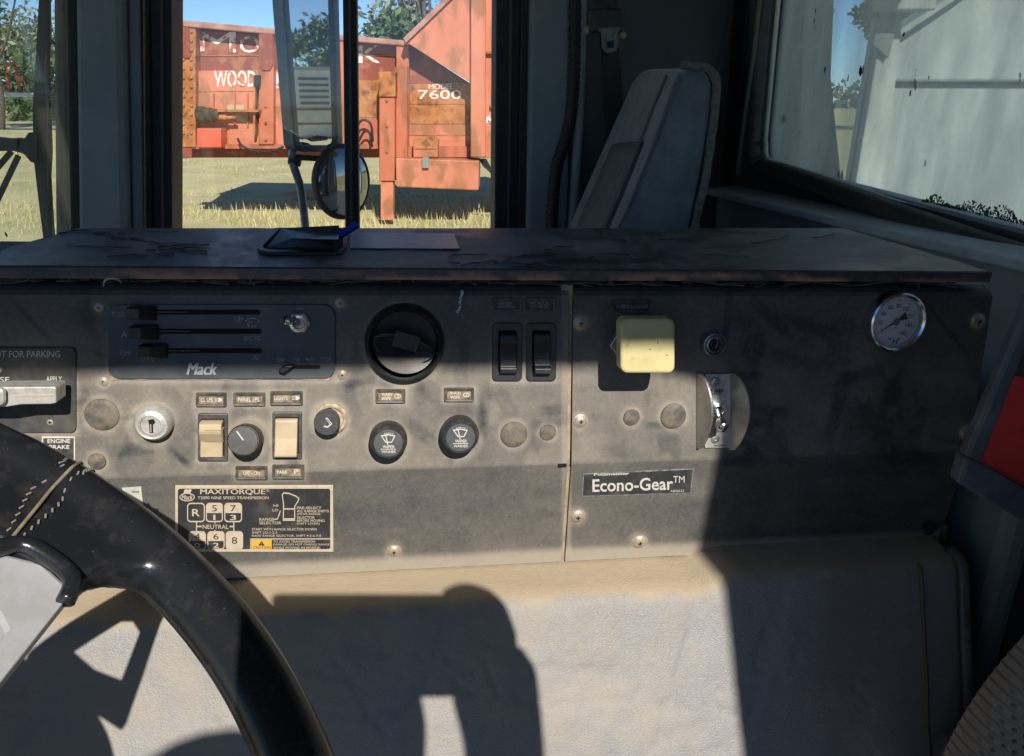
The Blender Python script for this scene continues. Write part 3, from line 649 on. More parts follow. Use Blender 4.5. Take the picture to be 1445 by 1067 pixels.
# mirrors outside the passenger window
def mirrors():
    d = ray(435, 100); d = d / np.linalg.norm(d); r = A3(1, .14, .03); r /= np.linalg.norm(r); n = r - d; n /= np.linalg.norm(n)
    MM = mat('mirror_silver', (.80, .84, .84), .015, metal=1)
    fm = mat('mirror_housing_grey', (.10, .12, .14), .35, (.2, .22, .24), 30, .5, .8, metal=.3)
    s = np.cross(UP, n); s /= np.linalg.norm(s); t = np.cross(n, s)
    if s[0] < 0: s = -s
    c = ray(441, 75) * (2.02 / ray(441, 75)[1])
    e = empty('side_mirror', c, 'tall flat side mirror in grey frame outside the passenger window', 'mirror')
    pm = Plane(c, s, t)
    fr_o = rr(406, -140, 480, 215, 12); fr_i = rr(414, -132, 472, 205, 9)
    sh = lambda poly: [(u + (v - 75) * .075 * (1 if u < 435 else .35) , v) for u, v in poly]
    ring('frame', sh(fr_o), sh(fr_i), pm, .012, -.03, fm, e, bevel=.004)
    prism('backing', sh(fr_o), pm, -.004, -.032, fm, e); prism('glass', sh(rr(412, -134, 474, 207, 10)), pm, .002, -.003, MM, e)
    prism('sticker', [(432, 196), (448, 191), (463, 193), (462, 198), (440, 200)], pm, .003, .0022, M_rubber, e)
    base = pm.hit(418, 214, -.01)
    pl = Plane(base, A3(1, 0, 0), UP)
    tube('arm', smoothpath([pl.hit(414, 205), pl.hit(413, 228), pl.hit(418, 245), pl.hit(425, 270), pl.hit(432, 330), pl.hit(436, 380)], 5), .0105, mat('arm_blue_grey', (.16, .20, .26), .35, (.3, .34, .4), 20, metal=.4), e, 10)
    tube('clamp', [pl.hit(408, 225), pl.hit(424, 229)], .012, M_rubber, e, 8)
    tube('bracket', [pl.hit(418, 222), pl.hit(452, 224)], .007, M_rubber, e, 8)
    c2 = ray(483, 257) * (1.97 / ray(483, 257)[1]); k = empty('convex_mirror', c2, 'round convex mirror with black rim partly behind the window divider', 'mirror')
    R_ = 53 * 1.97 / 1130
    lathe('rim', c2, n, UP, [(R_ * .55, -.035), (R_ * .9, -.02), (R_ * 1.0, -.006), (R_ * 1.0, .006), (R_ * .93, .009), (R_ * .92, .004)], M_rubber, k, 40)
    lathe('glass', c2, n, UP, [(R_ * .94 * math.cos(a), .002 + .022 * math.sin(a)) for a in np.linspace(0, math.pi / 2, 9)], mat('convex_silver', (.34, .35, .35), .05, metal=1), k, 40)
    tube('bracket', [c2 - n * .03, c2 - n * .03 + UP * .09], .008, M_rubber, k, 8)
mirrors()
# passenger seat
def passenger_seat():
    Sn, Sf = 1.16, 1.55                                  # near and far side of the backrest
    e = empty('passenger_seat', ray(880, 320) * (1.35 / ray(880, 320)[1]) + A3(0, 0, -.4), 'grey cloth passenger seat back leaning beside the rear window', 'seat')
    PN = Plane(A3(0, Sn, 0), A3(1, 0, 0), UP); PF = Plane(A3(0, Sf, 0), A3(1, 0, 0), UP)
    fab = mat('seat_cloth', (.20, .238, .25), .9, (.13, .157, .168), 30, .38, .68, bump=.3, bscale=420, sheen=.3)
    fab2 = mat('seat_insert_cloth', (.15, .17, .178), .95, (.11, .126, .133), 50, .4, .7, bump=.4, bscale=380)
    ext = lambda a, b, v: (a[0] + (b[0] - a[0]) * (v - a[1]) / (b[1] - a[1]), v)
    # side outline on the near plane (front seam, top, back), continued below the dash
    side = [ext((874, 320), (955, 118), 640), (874, 320), (905, 244), (936, 160), (951, 122), (958, 106), (970, 96), (986, 95), (1000, 101), (1007, 116), (1004, 150), (995, 220), (974, 320), ext((974, 320), (995, 220), 640)]
    far = [ext((800, 320), (884, 130), 640), (800, 320), (831, 250), (866, 170), (882, 136), (889, 118), (899, 103), (914, 96), (930, 98), (941, 112), (938, 140), (925, 210), (905, 320), ext((905, 320), (925, 210), 640)]
    N_ = [PN.hit(*p) for p in side]; Fr = [PF.hit(*p) for p in far]; n = len(N_)
    secs = [(-.012, .006), (.0, .002), (.04, 0), (.14, .0), (.2, .010), (.5, .014), (.8, .010), (.86, 0), (.96, 0), (1, .002), (1.012, .006)]
    rows = []
    for t, dent in secs:
        sh = {-.012: .84, 0: .955, 1: .955, 1.012: .84}.get(t, 1.0)
        row = [(a * (1 - t) + b * t) for a, b in zip(N_, Fr)]; cen = sum(row) / n
        row = [cen + (q - cen) * sh for q in row]
        for i in range(1, 5): row[i] = row[i] + A3(dent, 0, 0)
        rows.append(row)
    V = [q for row in rows for q in row]; Fc = []
    for j in range(len(rows) - 1):
        for i in range(n): Fc.append((j * n + i, j * n + (i + 1) % n, (j + 1) * n + (i + 1) % n, (j + 1) * n + i))
    Fc += [tuple(range(n)), tuple(range((len(rows) - 1) * n, len(rows) * n))]
    mk('backrest', V, Fc, fab, e, smooth=True, sub=2)
    # front insert, stitched seams, fleece edge
    def fr_pt(i, t, out=.006): return rows[0][0] * 0 + (N_[i] * (1 - t) + Fr[i] * t) + A3(-out, 0, .0)
    ins = []
    lerp = lambda a_, b_, q: a_ * (1 - q) + b_ * q
    for lev in (.9, 1.3, 1.8, 2.3, 2.55):
        i_ = int(lev); q_ = lev - i_
        for t in (.22, .32, .45, .6, .76): ins.append(lerp(fr_pt(i_, t, 0), fr_pt(i_ + 1, t, 0), q_) + A3(.0085 if t in (.32, .45, .6) else .0055, 0, 0))
    Fi = [(r * 5 + c, r * 5 + c + 1, (r + 1) * 5 + c + 1, (r + 1) * 5 + c) for r in range(4) for c in range(4)]
    o = mk('insert_panel', ins, Fi, fab2, e, smooth=True); sm = o.modifiers.new('thick', 'SOLIDIFY'); sm.thickness = .012; sm.offset = 0
    seam = smoothpath([PN.hit(*p, .0015) for p in ((868, 330), (878, 312), (907, 243), (938, 160), (953, 116), (960, 104))], 6); tube('seam', seam, .0022, fab2, e, 6)
    seam = smoothpath([rows[2][i] * .86 + rows[-3][i] * .14 + A3(-.003, 0, .002) for i in (0, 1, 2, 3, 4, 5)], 6); tube('seam', seam, .0025, fab2, e, 6)
    fl = smoothpath([PN.hit(*p, .0) for p in ((979, 330), (984, 300), (994, 260), (1002, 210), (1009, 150), (1011, 116), (1003, 100), (985, 93), (962, 92))], 8)
    V2, F2 = tube_vf(fl, .0060, 10); V2 = [p + RNG.normal(size=3) * .0006 for p in V2]
    mk('fleece_edge', V2, F2, mat('grey_fleece', (.20, .21, .185), .95, (.12, .125, .115), 140, bump=.8, bscale=500), e, smooth=True)
    box('seat_cushion', (PF.hit(700, 330)[0] - .1, Sn, -.62), (PF.hit(930, 330)[0], Sf, -.46), fab, e, .03)
passenger_seat()
def seat_belt():
    PB = Plane(A3(0, 1.50, 0), cx2, UP)
    e = empty('seat_belt', PB.hit(857, 60), 'seat belt hanging in the rear corner with its steel latch tongue', 'seat belt')
    prism('webbing', [(834, -320), (876, -320), (872, 30), (840, 28)], PB, 0, -.003, M_rubber, e); prism('webbing', [(846, 45), (872, 45), (900, 420), (868, 420)], PB, -.012, -.015, M_rubber, e)
    prism('retainer', rr(832, 12, 880, 46, 4), PB, .012, -.004, M_black, e, bevel=.003)
    ring('latch_tongue', [(843, 40), (875, 38), (876, 41), (872, 46), (873, 66), (869, 72), (862, 75), (855, 74), (850, 68), (849, 48)], [(855, 59), (866, 58), (866, 58.5), (866, 62), (866.5, 66), (866, 67.5), (861, 68), (857, 68), (857, 67.5), (855.5, 62)], PB, .016, .0125, mat('dark_latch_steel', (.20, .20, .19), .4, (.12, .12, .12), 90, metal=.6), e, bevel=.0008)
    for u, v in ((829, 42), (878, 50)): lathe('bolt', PB.hit(u, v, .002), PB.n, UP, [(.007, -.003), (.007, .004), (.004, .007), (0, .007)], M_tan, e, 12)
seat_belt()

# ------------------------------------------------------------------ the dashboard
ex = A3(math.cos(PSI) * math.cos(RHO), math.sin(PSI) * math.cos(RHO), -math.sin(RHO)); ey = cy2; ez = np.cross(ex, ey)
OD = A3(0, .60, -.1415)
D3 = lambda x, d, h: OD + ex * x + ey * d + ez * h
pA0, pA1, pB1 = (-.002, -.006), (-.012, -.1525), (.0039, -.2605)
PA = Plane(D3(0, *pA0), ex, ey * (pA1[0] - pA0[0]) + ez * (pA1[1] - pA0[1]))
PB_ = Plane(D3(0, *pA1), ex, ey * (pB1[0] - pA1[0]) + ez * (pB1[1] - pA1[1]))
LID = Plane(D3(0, 0, .016), ex, ey)
xof = lambda p: (p - OD) @ ex
X_SPLIT = xof(PA.hit(800, 530)); X_RT = xof(PA.hit(1402, 410)); X_RB = xof(PB_.hit(1322, 768))
DASH = empty('dashboard', D3(0, .06, -.3), 'black dusty truck dashboard with switches, knobs, gauge and labels', 'dashboard')
SCREWS = [(140, 434, 6, 0), (480, 428, 6, 0), (146, 538, 6, 0), (483, 529, 6, 0), (72, 595, 8, 0), (0, 521, 8, 0), (819, 456, 9, 0), (819, 594, 9, 0), (815, 728, 10, 1), (902, 764, 10, 1), (556, 777, 9.5, 1), (1379, 453, 9, 0), (1363, 610, 8.5, 0)]
PLUGS = [(144, 585, 25), (137, 651, 13), (725, 613, 19), (773, 610, 11.5), (891, 589, 11.5), (950, 587, 18)]
HALO = [(u, v, r) for u, v, r, k in SCREWS] + [(u, v, r) for u, v, r in PLUGS] + [(213, 600, 30), (352, 617, 26), (466, 592, 25), (548, 625, 28), (650, 618, 28), (571, 485, 58)]
RECTS = [(276, 555, 319, 574), (329, 555, 374, 573), (381, 553, 427, 572), (332, 659, 377, 677), (384, 657, 429, 676), (530, 550, 572, 569), (627, 548, 669, 566), (279, 584, 321, 651), (384, 582, 426, 648), (695, 456, 737, 538), (743, 456, 784, 538), (152, 430, 473, 538), (-60, 490, 107, 612)]
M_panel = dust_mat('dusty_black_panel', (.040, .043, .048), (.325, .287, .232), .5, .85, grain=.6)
def dash_plate(name, x0t, x1t, x0b, x1b, nx):
    prof = [(.014, .0005), (.006, -.0008), (.001, -.003)] + [(pA0[0] + (pA1[0] - pA0[0]) * t, pA0[1] + (pA1[1] - pA0[1]) * t) for t in np.linspace(0, 1, 84)]
    prof += [(pA1[0] + (pB1[0] - pA1[0]) * t, pA1[1] + (pB1[1] - pA1[1]) * t) for t in np.linspace(0, 1, 46)[1:]]
    V, dv = [], []
    ns = len(prof)
    for k, (d, h) in enumerate(prof):
        tt = min(max(-h / .268, 0), 1)
        a, b = x0t + (x0b - x0t) * tt, x1t + (x1b - x1t) * tt
        for i in range(nx): V.append(D3(a + (b - a) * i / (nx - 1), d, h))
    V = np.array(V); UV = np.array([proj(p) for p in V]); u, v = UV[:, 0], UV[:, 1]
    hh = (V - OD) @ ez
    dust_shade = .53 + (fbm(u / 55, v / 45, 1) - .5) * .42 + (fbm(u / 260, v / 200, 5) - .5) * .3 - .22 * sstep(960, 1080, u)  # dust blotches; the thinning to the right paints in the pillar's shade
    dust_shade -= .16 * (fbm(u / 38, v / 70, 8) > .58)  * sstep(.58, .66, fbm(u / 38, v / 70, 8))
    dust_shade *= .35 + .65 * sstep(440, 545, v)  # less dust colour higher up, deepening the shade above the sunlit part
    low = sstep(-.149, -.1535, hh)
    lowd = .26 - .12 * sstep(960, 1080, u) + (fbm(u / 120, v / 30, 2) - .5) * .25 + .75 * sstep(-.240, -.252, hh)  # lower strip, also darkened to the right to deepen the shade
    dust_shade = dust_shade * (1 - low) + lowd * low
    for (a, b, r) in HALO:
        q = np.hypot(u - a, v - b) - r; dust_shade += .34 * np.exp(-(np.maximum(q, -4) / 5.0) ** 2) * (.5 + fbm(u / 12, v / 12, 4))
    for (a, b, c, d) in RECTS:
        q = np.maximum(np.maximum(a - u, u - c), np.maximum(b - v, v - d)); dust_shade += .38 * np.exp(-(q / 4.5) ** 2) * (.5 + fbm(u / 14, v / 14, 6)) * sstep(440, 560, v)  # dust round the plates, faded out in the shaded upper part
    rs = random.Random(77)
    for k in range(60):
        a, b = rs.uniform(20, 1390), rs.uniform(440, 650); an = rs.choice((rs.uniform(1.2, 1.9), rs.uniform(-.3, .4), rs.uniform(.5, 1.0))); ln, wd = rs.uniform(14, 46), rs.uniform(3, 11)
        p_ = (u - a) * math.cos(an) + (v - b) * math.sin(an); q_ = -(u - a) * math.sin(an) + (v - b) * math.cos(an)
        dust_shade -= rs.uniform(.08, .30) * np.exp(-(p_ / ln) ** 4 - (q_ / wd) ** 4) * (.5 + fbm(u / 9, v / 9, k)) * (v < 668)
    if True:
        edge = np.minimum(np.abs(u - 796), np.abs(u - 803)); dust_shade += .4 * np.exp(-(edge / 3.0) ** 2)
    wear = np.exp(-(((u - 330) / 60) ** 2 + ((v - 620) / 35) ** 2)); dust_shade += .15 * wear
    Fc = [(j * nx + i, j * nx + i + 1, (j + 1) * nx + i + 1, (j + 1) * nx + i) for j in range(ns - 1) for i in range(nx - 1)]
    o = mk(name, V, Fc, M_panel, DASH, smooth=True, attr=np.clip(dust_shade, 0, 1.0))
    sm = o.modifiers.new('thick', 'SOLIDIFY'); sm.thickness = .004; sm.offset = -1 if True else 1
    es = o.modifiers.new('split', 'EDGE_SPLIT'); es.split_angle = math.radians(9)
    return o
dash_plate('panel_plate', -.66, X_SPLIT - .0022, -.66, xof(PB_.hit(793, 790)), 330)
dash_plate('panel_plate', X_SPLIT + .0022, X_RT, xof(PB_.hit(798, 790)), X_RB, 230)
prism('panel_gap', [(792.5, 402), (808, 402), (804, 656), (790, 656)], PA, -.0035, -.012, M_tan, DASH)
prism('panel_gap', [(789, 659), (805, 659), (803, 806), (785, 806)], PB_, -.0030, -.012, M_tan, DASH)
box('housing', (-.64, .02, -.50), (X_RB - .004, .19, -.001), M_cabdark, DASH, 0, (ex, ey, ez), OD)
box('panel_notch', (X_SPLIT - .004, -.0145, -.1535), (X_SPLIT + .003, .0, -.1515), M_void, DASH, 0, (ex, ey, ez), OD)
# top lid
def lid():
    P1 = [LID.hit(110, 322), LID.hit(1190, 322), LID.hit(1399, 383), LID.hit(-75, 374)]
    nx, ny = 150, 30; V, dv = [], []
    for j in range(ny):
        for i in range(nx):
            a, b = i / (nx - 1), j / (ny - 1)
            V.append((P1[0] * (1 - a) + P1[1] * a) * (1 - b) + (P1[3] * (1 - a) + P1[2] * a) * b)
    V = np.array(V); uv = np.array([proj(p) for p in V]); u, v = uv.T
    bl = fbm(u / 70, v / 14, 21); wv = (fbm(u / 30, v / 7, 22) - .5) * .0016 * sstep(.45, .6, bl); V = V + np.outer(wv, ez)
    dv = .04 + .55 * sstep(.46, .60, bl) * fbm(u / 24, v / 5, 23) + .45 * sstep(.45, .7, fbm(u / 110, v / 20, 24)) + .45 * sstep(.64, .70, fbm(u / 16, v / 4, 25))
    Fc = [(j * nx + i, j * nx + i + 1, (j + 1) * nx + i + 1, (j + 1) * nx + i) for j in range(ny - 1) for i in range(nx - 1)]
    top = mk('lid', V, Fc, dust_mat('scuffed_lid', (.055, .063, .072), (.34, .34, .34), .30, .6, 150, .45), DASH, smooth=True, attr=dv)
    # front lip, with chipped and rusted lower edge
    f0, f1 = P1[3], P1[2]; n = 220; V, dv = [], []
    for r, (dd, dh) in enumerate(((0, 0), (-.0012, -.0012), (-.0012, -.005), (-.0012, -.0092), (.004, -.0092))):
        for i in range(n):
            a = i / (n - 1); V.append(f0 * (1 - a) + f1 * a + ey * dd + ez * dh); U = proj(V[-1])[0]
            q = fbm(np.array([U / 45.]), np.array([r * .7]), 31)[0]; dv.append(0.0 if r < 2 else max(0, (q - .45) * (10 if U > 600 else 6.) * (.3 if r == 2 else 1.)) * (1 if U < 1230 else .2))
    Fc = [(j * n + i, j * n + i + 1, (j + 1) * n + i + 1, (j + 1) * n + i) for j in range(4) for i in range(n - 1)]
    mk('lid_lip', V, Fc, dust_mat('chipped_lip', (.04, .047, .054), (.46, .23, .17), .4, .8, 150, .3), DASH, attr=np.clip(dv, 0, 1))
    # right and left end of the lid
    for a, b in ((P1[2], P1[1]), (P1[3], P1[0])): mk('lid_end', [a, b, b - ez * .0092, a - ez * .0092], [(0, 1, 2, 3)], M_black, DASH)
    # curled film and worn patches on the lid
    r = random.Random(11); wr = mat('film_ridge', (.13, .135, .14), .35, (.05, .055, .06), 60); wp_ = mat('worn_patch', (.10, .095, .092), .55, (.20, .17, .155), 50, .45, .7); dk_ = mat('dark_stain', (.018, .02, .023), .3, (.05, .05, .052), 40, .5, .7)
    for k in range(26):
        u, v = (r.uniform(130, 360), r.uniform(328, 362)) if k < 11 else ((r.uniform(500, 800), r.uniform(352, 374)) if k < 20 else (r.uniform(760, 1250), r.uniform(330, 372))); pts = []; a = r.uniform(-.5, .5) + (math.pi if r.random() < .5 else 0)
        for q in range(r.randint(6, 16)):
            pts.append(LID.hit(u, v, .0011)); u += 7.5 * math.cos(a); v += 2.0 * math.sin(a); a += r.uniform(-.8, .8); v = min(max(v, 325), 375)
        tube('film_wrinkle', smoothpath(pts, 3), r.uniform(.00035, .0008), wr, top, 4)
    # inset cover plate beside the tray
    prism('cover_plate', [(497, 328), (641, 329), (650, 351), (494, 350)], LID, .0016, .0003, mat('scuffed_cover', (.06, .07, .085), .3, (.09, .095, .10), 40, .5, .75, bump=.3), DASH, bevel=.0006)
    tr = ring('ashtray', [(388, 321), (490, 321), (491, 324), (489, 346), (484, 353), (476, 355.5), (380, 355.5), (367, 353), (362, 349), (364, 345)],
              [(394, 323), (484, 323), (485, 325), (484, 344), (480, 349), (474, 351.5), (382, 351.5), (374, 350), (371, 347.5), (373, 344)], LID, .0035, .0002, M_black, DASH, bevel=.001)
    prism('well', [(394, 323), (484, 323), (485, 325), (484, 344), (480, 349), (474, 351.5), (382, 351.5), (374, 350), (371, 347.5), (373, 344)], LID, .0009, .0003, M_void, tr)
    # the ashtray's half open glossy flap: a folded wedge
    a = [LID.hit(376, 350, .003), LID.hit(470, 347, .003), LID.hit(478, 318, .017), LID.hit(398, 322, .012), LID.hit(477, 338, .018), LID.hit(412, 336.5, .010), LID.hit(480, 329, .010)]
    mk('flap', [a[0], a[1], a[4], a[5], a[3], a[2], a[6]], [(0, 1, 2, 3), (0, 3, 4), (3, 6, 5, 4), (3, 2, 6), (1, 6, 2)], mat('flap_gloss', (.05, .062, .085), .25, (.03, .035, .045), 60), tr, bevel=.0008)
    pen = mk('pen', *tube_vf([LID.hit(470, 338, .006), LID.hit(504, 316.5, .018)], .0038, 4), mat('blue_plastic', (.012, .05, .42), .3), bevel=.0005)
    tag(pen, 'blue stick poking out of the ashtray on the dashboard top', 'pen')
lid()
def debris():
    parts = []
    for k in range(140):
        x = random.uniform(-.5, .12) if k < 110 else random.uniform(.12, .4)
        c = D3(x, random.uniform(.0, .012), .0035); d = RNG.normal(size=3) * A3(.010, .003, .0012)
        parts.append(tube_vf([c - d, c + RNG.normal(size=3) * .001, c + d], .0006, 4))
    v, f = join(parts); o = mk('lint', v, f, mat('lint_fibre', (.16, .14, .12), .9, (.05, .05, .05), 60)); tag(o, 'lint and dry grass caught in the gap under the dashboard lid', 'lint', kind='stuff')
    tube_pts = smoothpath([PA.hit(146, 404, .010), PA.hit(148, 396, .016), PA.hit(158, 393, .018), PA.hit(168, 395, .016), PA.hit(171, 399, .012)], 5)
    o = tube('wire_loop', tube_pts, .0007, M_steel); tag(o, 'small bent wire loop under the left part of the dashboard lid', 'wire')
debris()
for u, v, r, b in SCREWS:
    pl = PB_ if b else PA; s = pl.scale(u, v) * r
    o = lathe('screw', pl.hit(u, v, .0), pl.n, ex, [(s * 1.15, 0), (s * 1.15, .0006), (s, .0008), (s * .86, s * .30), (s * .5, s * .48), (0, s * .52)], M_screw, DASH, 20)
    for a in (0, 1):
        q = (pl.e1, pl.e2)[a] * s * .34; q2 = (pl.e2, pl.e1)[a] * s * .09; c = pl.hit(u, v) + pl.n * (s * .535)
        mk('slot', [c - q - q2, c + q - q2, c + q + q2, c - q + q2], [(0, 1, 2, 3)], M_void, o)
for u, v, r in PLUGS:
    s = PA.scale(u, v) * r
    lathe('hole_plug', PA.hit(u, v), PA.n, ex, [(s, 0), (s * .99, .0008), (s * .94, .0014), (s * .6, .0022), (0, .0026)], mat('dusty_plug', (.17, .145, .11), .7, (.07, .066, .06), 120, .4, .65), DASH, 36)
# --- heater controls
def heater():
    m = mat('heater_plate_paint', (.062, .072, .082), .5, (.10, .11, .118), 30, .45, .75, bump=.08)
    hp = prism('heater_plate', rr(152, 430, 473, 535, 17), PA, .0022, .0, m, DASH, bevel=.0006)
    # bare chipped edge below
    edge = []
    us = np.linspace(156, 466, 60)
    for u in us: edge.append((u, 530))
    for u in us[::-1]:
        edge.append((u, 534.5 + 6.5 * max(0, fbm(np.array([u / 20.]), np.array([.3]), 41)[0] - .30)))
    prism('chipped_edge', edge, PA, .0008, .0, mat('bare_chipped_paint', (.36, .22, .15), .8, (.42, .33, .24), 150, .4, .65), hp)
    for (u0, u1, v, ku, kv) in ((205, 367, 440.5, 177, 434), (208, 369, 467.5, 180, 461), (222, 370, 495, 193, 488)):
        prism('slot', rr(u0 - 20, v - 3.4, u1, v + 3.6, 3.2, 3), PA, .0026, .0022, M_void, hp)
        prism('lever', [(ku + 30, v - 1.5), (ku + 88, v - .6), (ku + 88, v + .8), (ku + 30, v + 1.2)], PA, .0036, .0027, M_black, hp)
        # wedge knob: flat grip at the left, sloping back to the right
        T = [PA.hit(ku, kv + 1, .016), PA.hit(ku + 19, kv + 1.5, .016), PA.hit(ku + 19, kv + 17, .016), PA.hit(ku, kv + 17, .016), PA.hit(ku + 42, kv - 2, .006), PA.hit(ku + 42, kv + 19.5, .006)]
        Bq = [PA.hit(ku, kv + 1, .016) - PA.n * .010, PA.hit(ku, kv + 17, .016) - PA.n * .010, T[5] - PA.n * .003, T[4] - PA.n * .003]
        mk('slider_knob', T + Bq, [(0, 1, 2, 3), (1, 4, 5, 2), (0, 3, 7, 6), (4, 9, 8, 5), (0, 6, 9, 4, 1), (3, 2, 5, 8, 7)], M_black, hp, bevel=.0008)
    t = lambda s, a, b, c, d, **k: text(s, a, b, c, d, PA, .0026, M_inkw, hp, **k)
    t('DIRECT', 158, 440, 184, 448, bold=.01); t('AIR', 171, 468, 190, 476, bold=.01); t('TEMP', 168, 494, 186, 502, bold=.01); t('COOL', 199, 504, 217, 511, bold=.01)
    t('DEF', 331, 447, 343, 454, bold=.01); t('RECIRC', 344, 474, 368, 480.5, bold=.01); t('HOT', 357, 501, 369, 508, bold=.01)
    t('OFF', 391, 505, 402, 511, bold=.01); t('LOW', 410, 505, 423, 511, bold=.01); t('MED', 431, 505, 444, 511, bold=.01); t('HIGH', 452, 504, 467, 511, bold=.01)
    t('A/C', 418, 432.5, 429, 438, bold=.01); t('ON', 395.5, 450, 403, 456, bold=.01)
    text('Mack', 263, 512, 307, 529, PA, .0026, mat('silver_script', (.42, .44, .45), .5), hp, .03, .28); text('®', 307, 513, 311, 517, PA, .0026, M_inkw, hp, .0)
    # windscreen symbol: a fan outline with three rising arrows
    fan = [(346, 452), (350, 449.5), (356, 448.5), (362, 449.5), (366, 452), (362, 461), (350, 461)]
    ifan = [(348, 452.6), (351, 450.9), (356, 450), (361, 450.9), (364, 452.6), (361, 459.6), (351, 459.6)]
    ring('defrost_symbol', fan, ifan, PA, .0027, .0022, M_inkw, hp)
    for u in (352, 356, 360): prism('defrost_arrow', [(u - 1.6, 455), (u, 452.5), (u + 1.6, 455), (u + .6, 455), (u + .6, 463), (u - .6, 463), (u - .6, 455)], PA, .0028, .0022, M_inkw, hp)
    c = PA.hit(422, 455, .003)
    lathe('toggle_nut', c, PA.n, ex, [(.0088, -.002), (.0088, .002), (.0076, .003)], M_steel, hp, 6, False); lathe('toggle_collar', c, PA.n, ex, [(.0066, .003), (.0066, .0055), (.0045, .0056), (.004, .003)], M_chrome, hp, 20)
    tip = PA.hit(405, 452, .019); tube('toggle_lever', [c + PA.n * .003, c * .35 + tip * .65, tip], [.002, .0027, .0036], M_chrome, hp, 12)
    prism('slot', rr(398, 515.5, 452, 520.5, 2.4, 3), PA, .0026, .0022, M_void, hp)
    prism('fan_lever', [(392, 524), (404, 516.5), (414, 517), (400, 527)], PA, .009, .0026, M_black, hp, bevel=.0005)
heater()
# --- round air vent
def vent():
    u, v = 571, 485; s = PA.scale(u, v); R_ = 56 * s; c = PA.hit(u, v, .006) - PA.n * .006
    q = lathe('air_vent', c, PA.n, ex, [(R_ * 1.0, 0), (R_ * 1.0, .004), (R_ * .96, .009), (R_ * .90, .011), (R_ * .84, .0095), (R_ * .81, .004), (R_ * .80, .0015), (R_ * .5, .0008), (0, .0005)], mat('vent_plastic', (.016, .017, .02), .34, (.06, .05, .04), 60, .5, .8), DASH, 64)
    # tilted closing disc
    ax1 = (PA.e1 * math.cos(math.radians(-17)) + PA.e2 * math.sin(math.radians(-17))); ax2 = np.cross(PA.n, ax1); r = R_ * .78
    ti = math.radians(24); nn = PA.n * math.cos(ti) + ax2 * math.sin(ti); dn = ax2 * math.cos(ti) - PA.n * math.sin(ti)
    cc = c + PA.n * .006
    V = [cc]; n = 40
    for k in range(n + 1):
        a = math.pi + math.pi * k / n; V.append(cc + ax1 * r * math.cos(a) + dn * r * .94 * math.sin(a) * 1.0 + PA.n * .0035)
    V2 = [p - PA.n * .002 for p in V]
    Fc = [(0, k, k + 1) for k in range(1, n + 1)]
    mk('damper', V, Fc, mat('damper_plastic', (.02, .02, .022), .36, (.09, .07, .05), 45, .46, .78), q, smooth=False)
    fin = [cc + ax1 * r * .98 * math.cos(a) + ax2 * r * .33 * math.sin(a) * 1.0 for a in np.linspace(0, math.pi, 20)]
    fin = [p + PA.n * .009 for p in fin]
    lo_ = [cc + ax1 * r * .98 * x + ax2 * 0 + PA.n * .005 for x in np.linspace(-1, 1, 20)]
    mk('finger_bar', fin + lo_, [tuple(range(40))], M_black, q)
    for k in range(11):
        p = cc + ax1 * r * (-.36 + .072 * k) + ax2 * r * .17 + PA.n * .0095
        v_, f_ = box_vf(A3(-.0006, -.0062, -.001), A3(.0006, .0062, .0012), (ax1, ax2, PA.n), p); mk('grip_rib', v_, f_, mat('rib_grey', (.07, .072, .07), .5), q)
    arc = smoothpath([cc + ax1 * r * .98 * math.cos(a) - ax2 * r * .55 * math.sin(a) + PA.n * .0065 for a in np.linspace(0, math.pi, 14)], 3); tube('damper_edge', arc, .0008, M_black, q, 6)
vent()
# --- little name plates
M_recess = mat('dusty_recess', (.30, .22, .13), .8, (.07, .065, .06), 140, .42, .66)
def nameplate(u0, v0, u1, v1, rows, sk=0, m=None, ink=None):
    sh = lambda poly: [(u, v + sk * (u - u0) / (u1 - u0)) for u, v in poly]
    n = ring('name_plate', sh(rr(u0, v0, u1, v1, 1.5, 2)), sh(rr(u0 + 4, v0 + 4, u1 - 4, v1 - 3.5, .8, 2)), PA, .0026, 0, mat('plate_frame', (.055, .052, .05), .5, (.17, .14, .10), 150, .45, .75), DASH, bevel=.0005, intop=.0020)
    prism('face', sh(rect(u0 + 3.5, v0 + 3.5, u1 - 3.5, v1 - 3)), PA, .0010, .0002, m or M_recess, n)
    for s, a, b, c, d in rows: text(s, a, b, c, d, PA, .0013, ink or M_ink, n, .015)
    return n
def lampicon(u, v, par, park=False):
    prism('lamp_symbol', [(u, v - 3), (u + 4, v - 2.2), (u + 6, v), (u + 4, v + 2.2), (u, v + 3)], PA, .0014, .001, M_ink, par)
    for k in (-2, 0, 2): prism('lamp_ray', rect(u - 5, v + k - .35, u - 1, v + k + .35), PA, .0014, .001, M_ink, par)
n = nameplate(276, 555, 319, 574, [('CL LPS', 283, 561.5, 300, 567.5)]); lampicon(308, 564.5, n)
nameplate(329, 555, 374, 573, [('PANEL LPS.', 336, 561, 367, 567)])
n = nameplate(381, 553, 427, 572, [('LIGHTS', 387, 559.5, 406, 565)]); lampicon(417, 562, n)
nameplate(332, 659, 377, 677, [('OFF - ON', 343, 665, 367, 670.5)])
nameplate(384, 657, 429, 676, [('PARK', 391, 664, 406, 669), ('P:', 415, 662, 423, 669)])
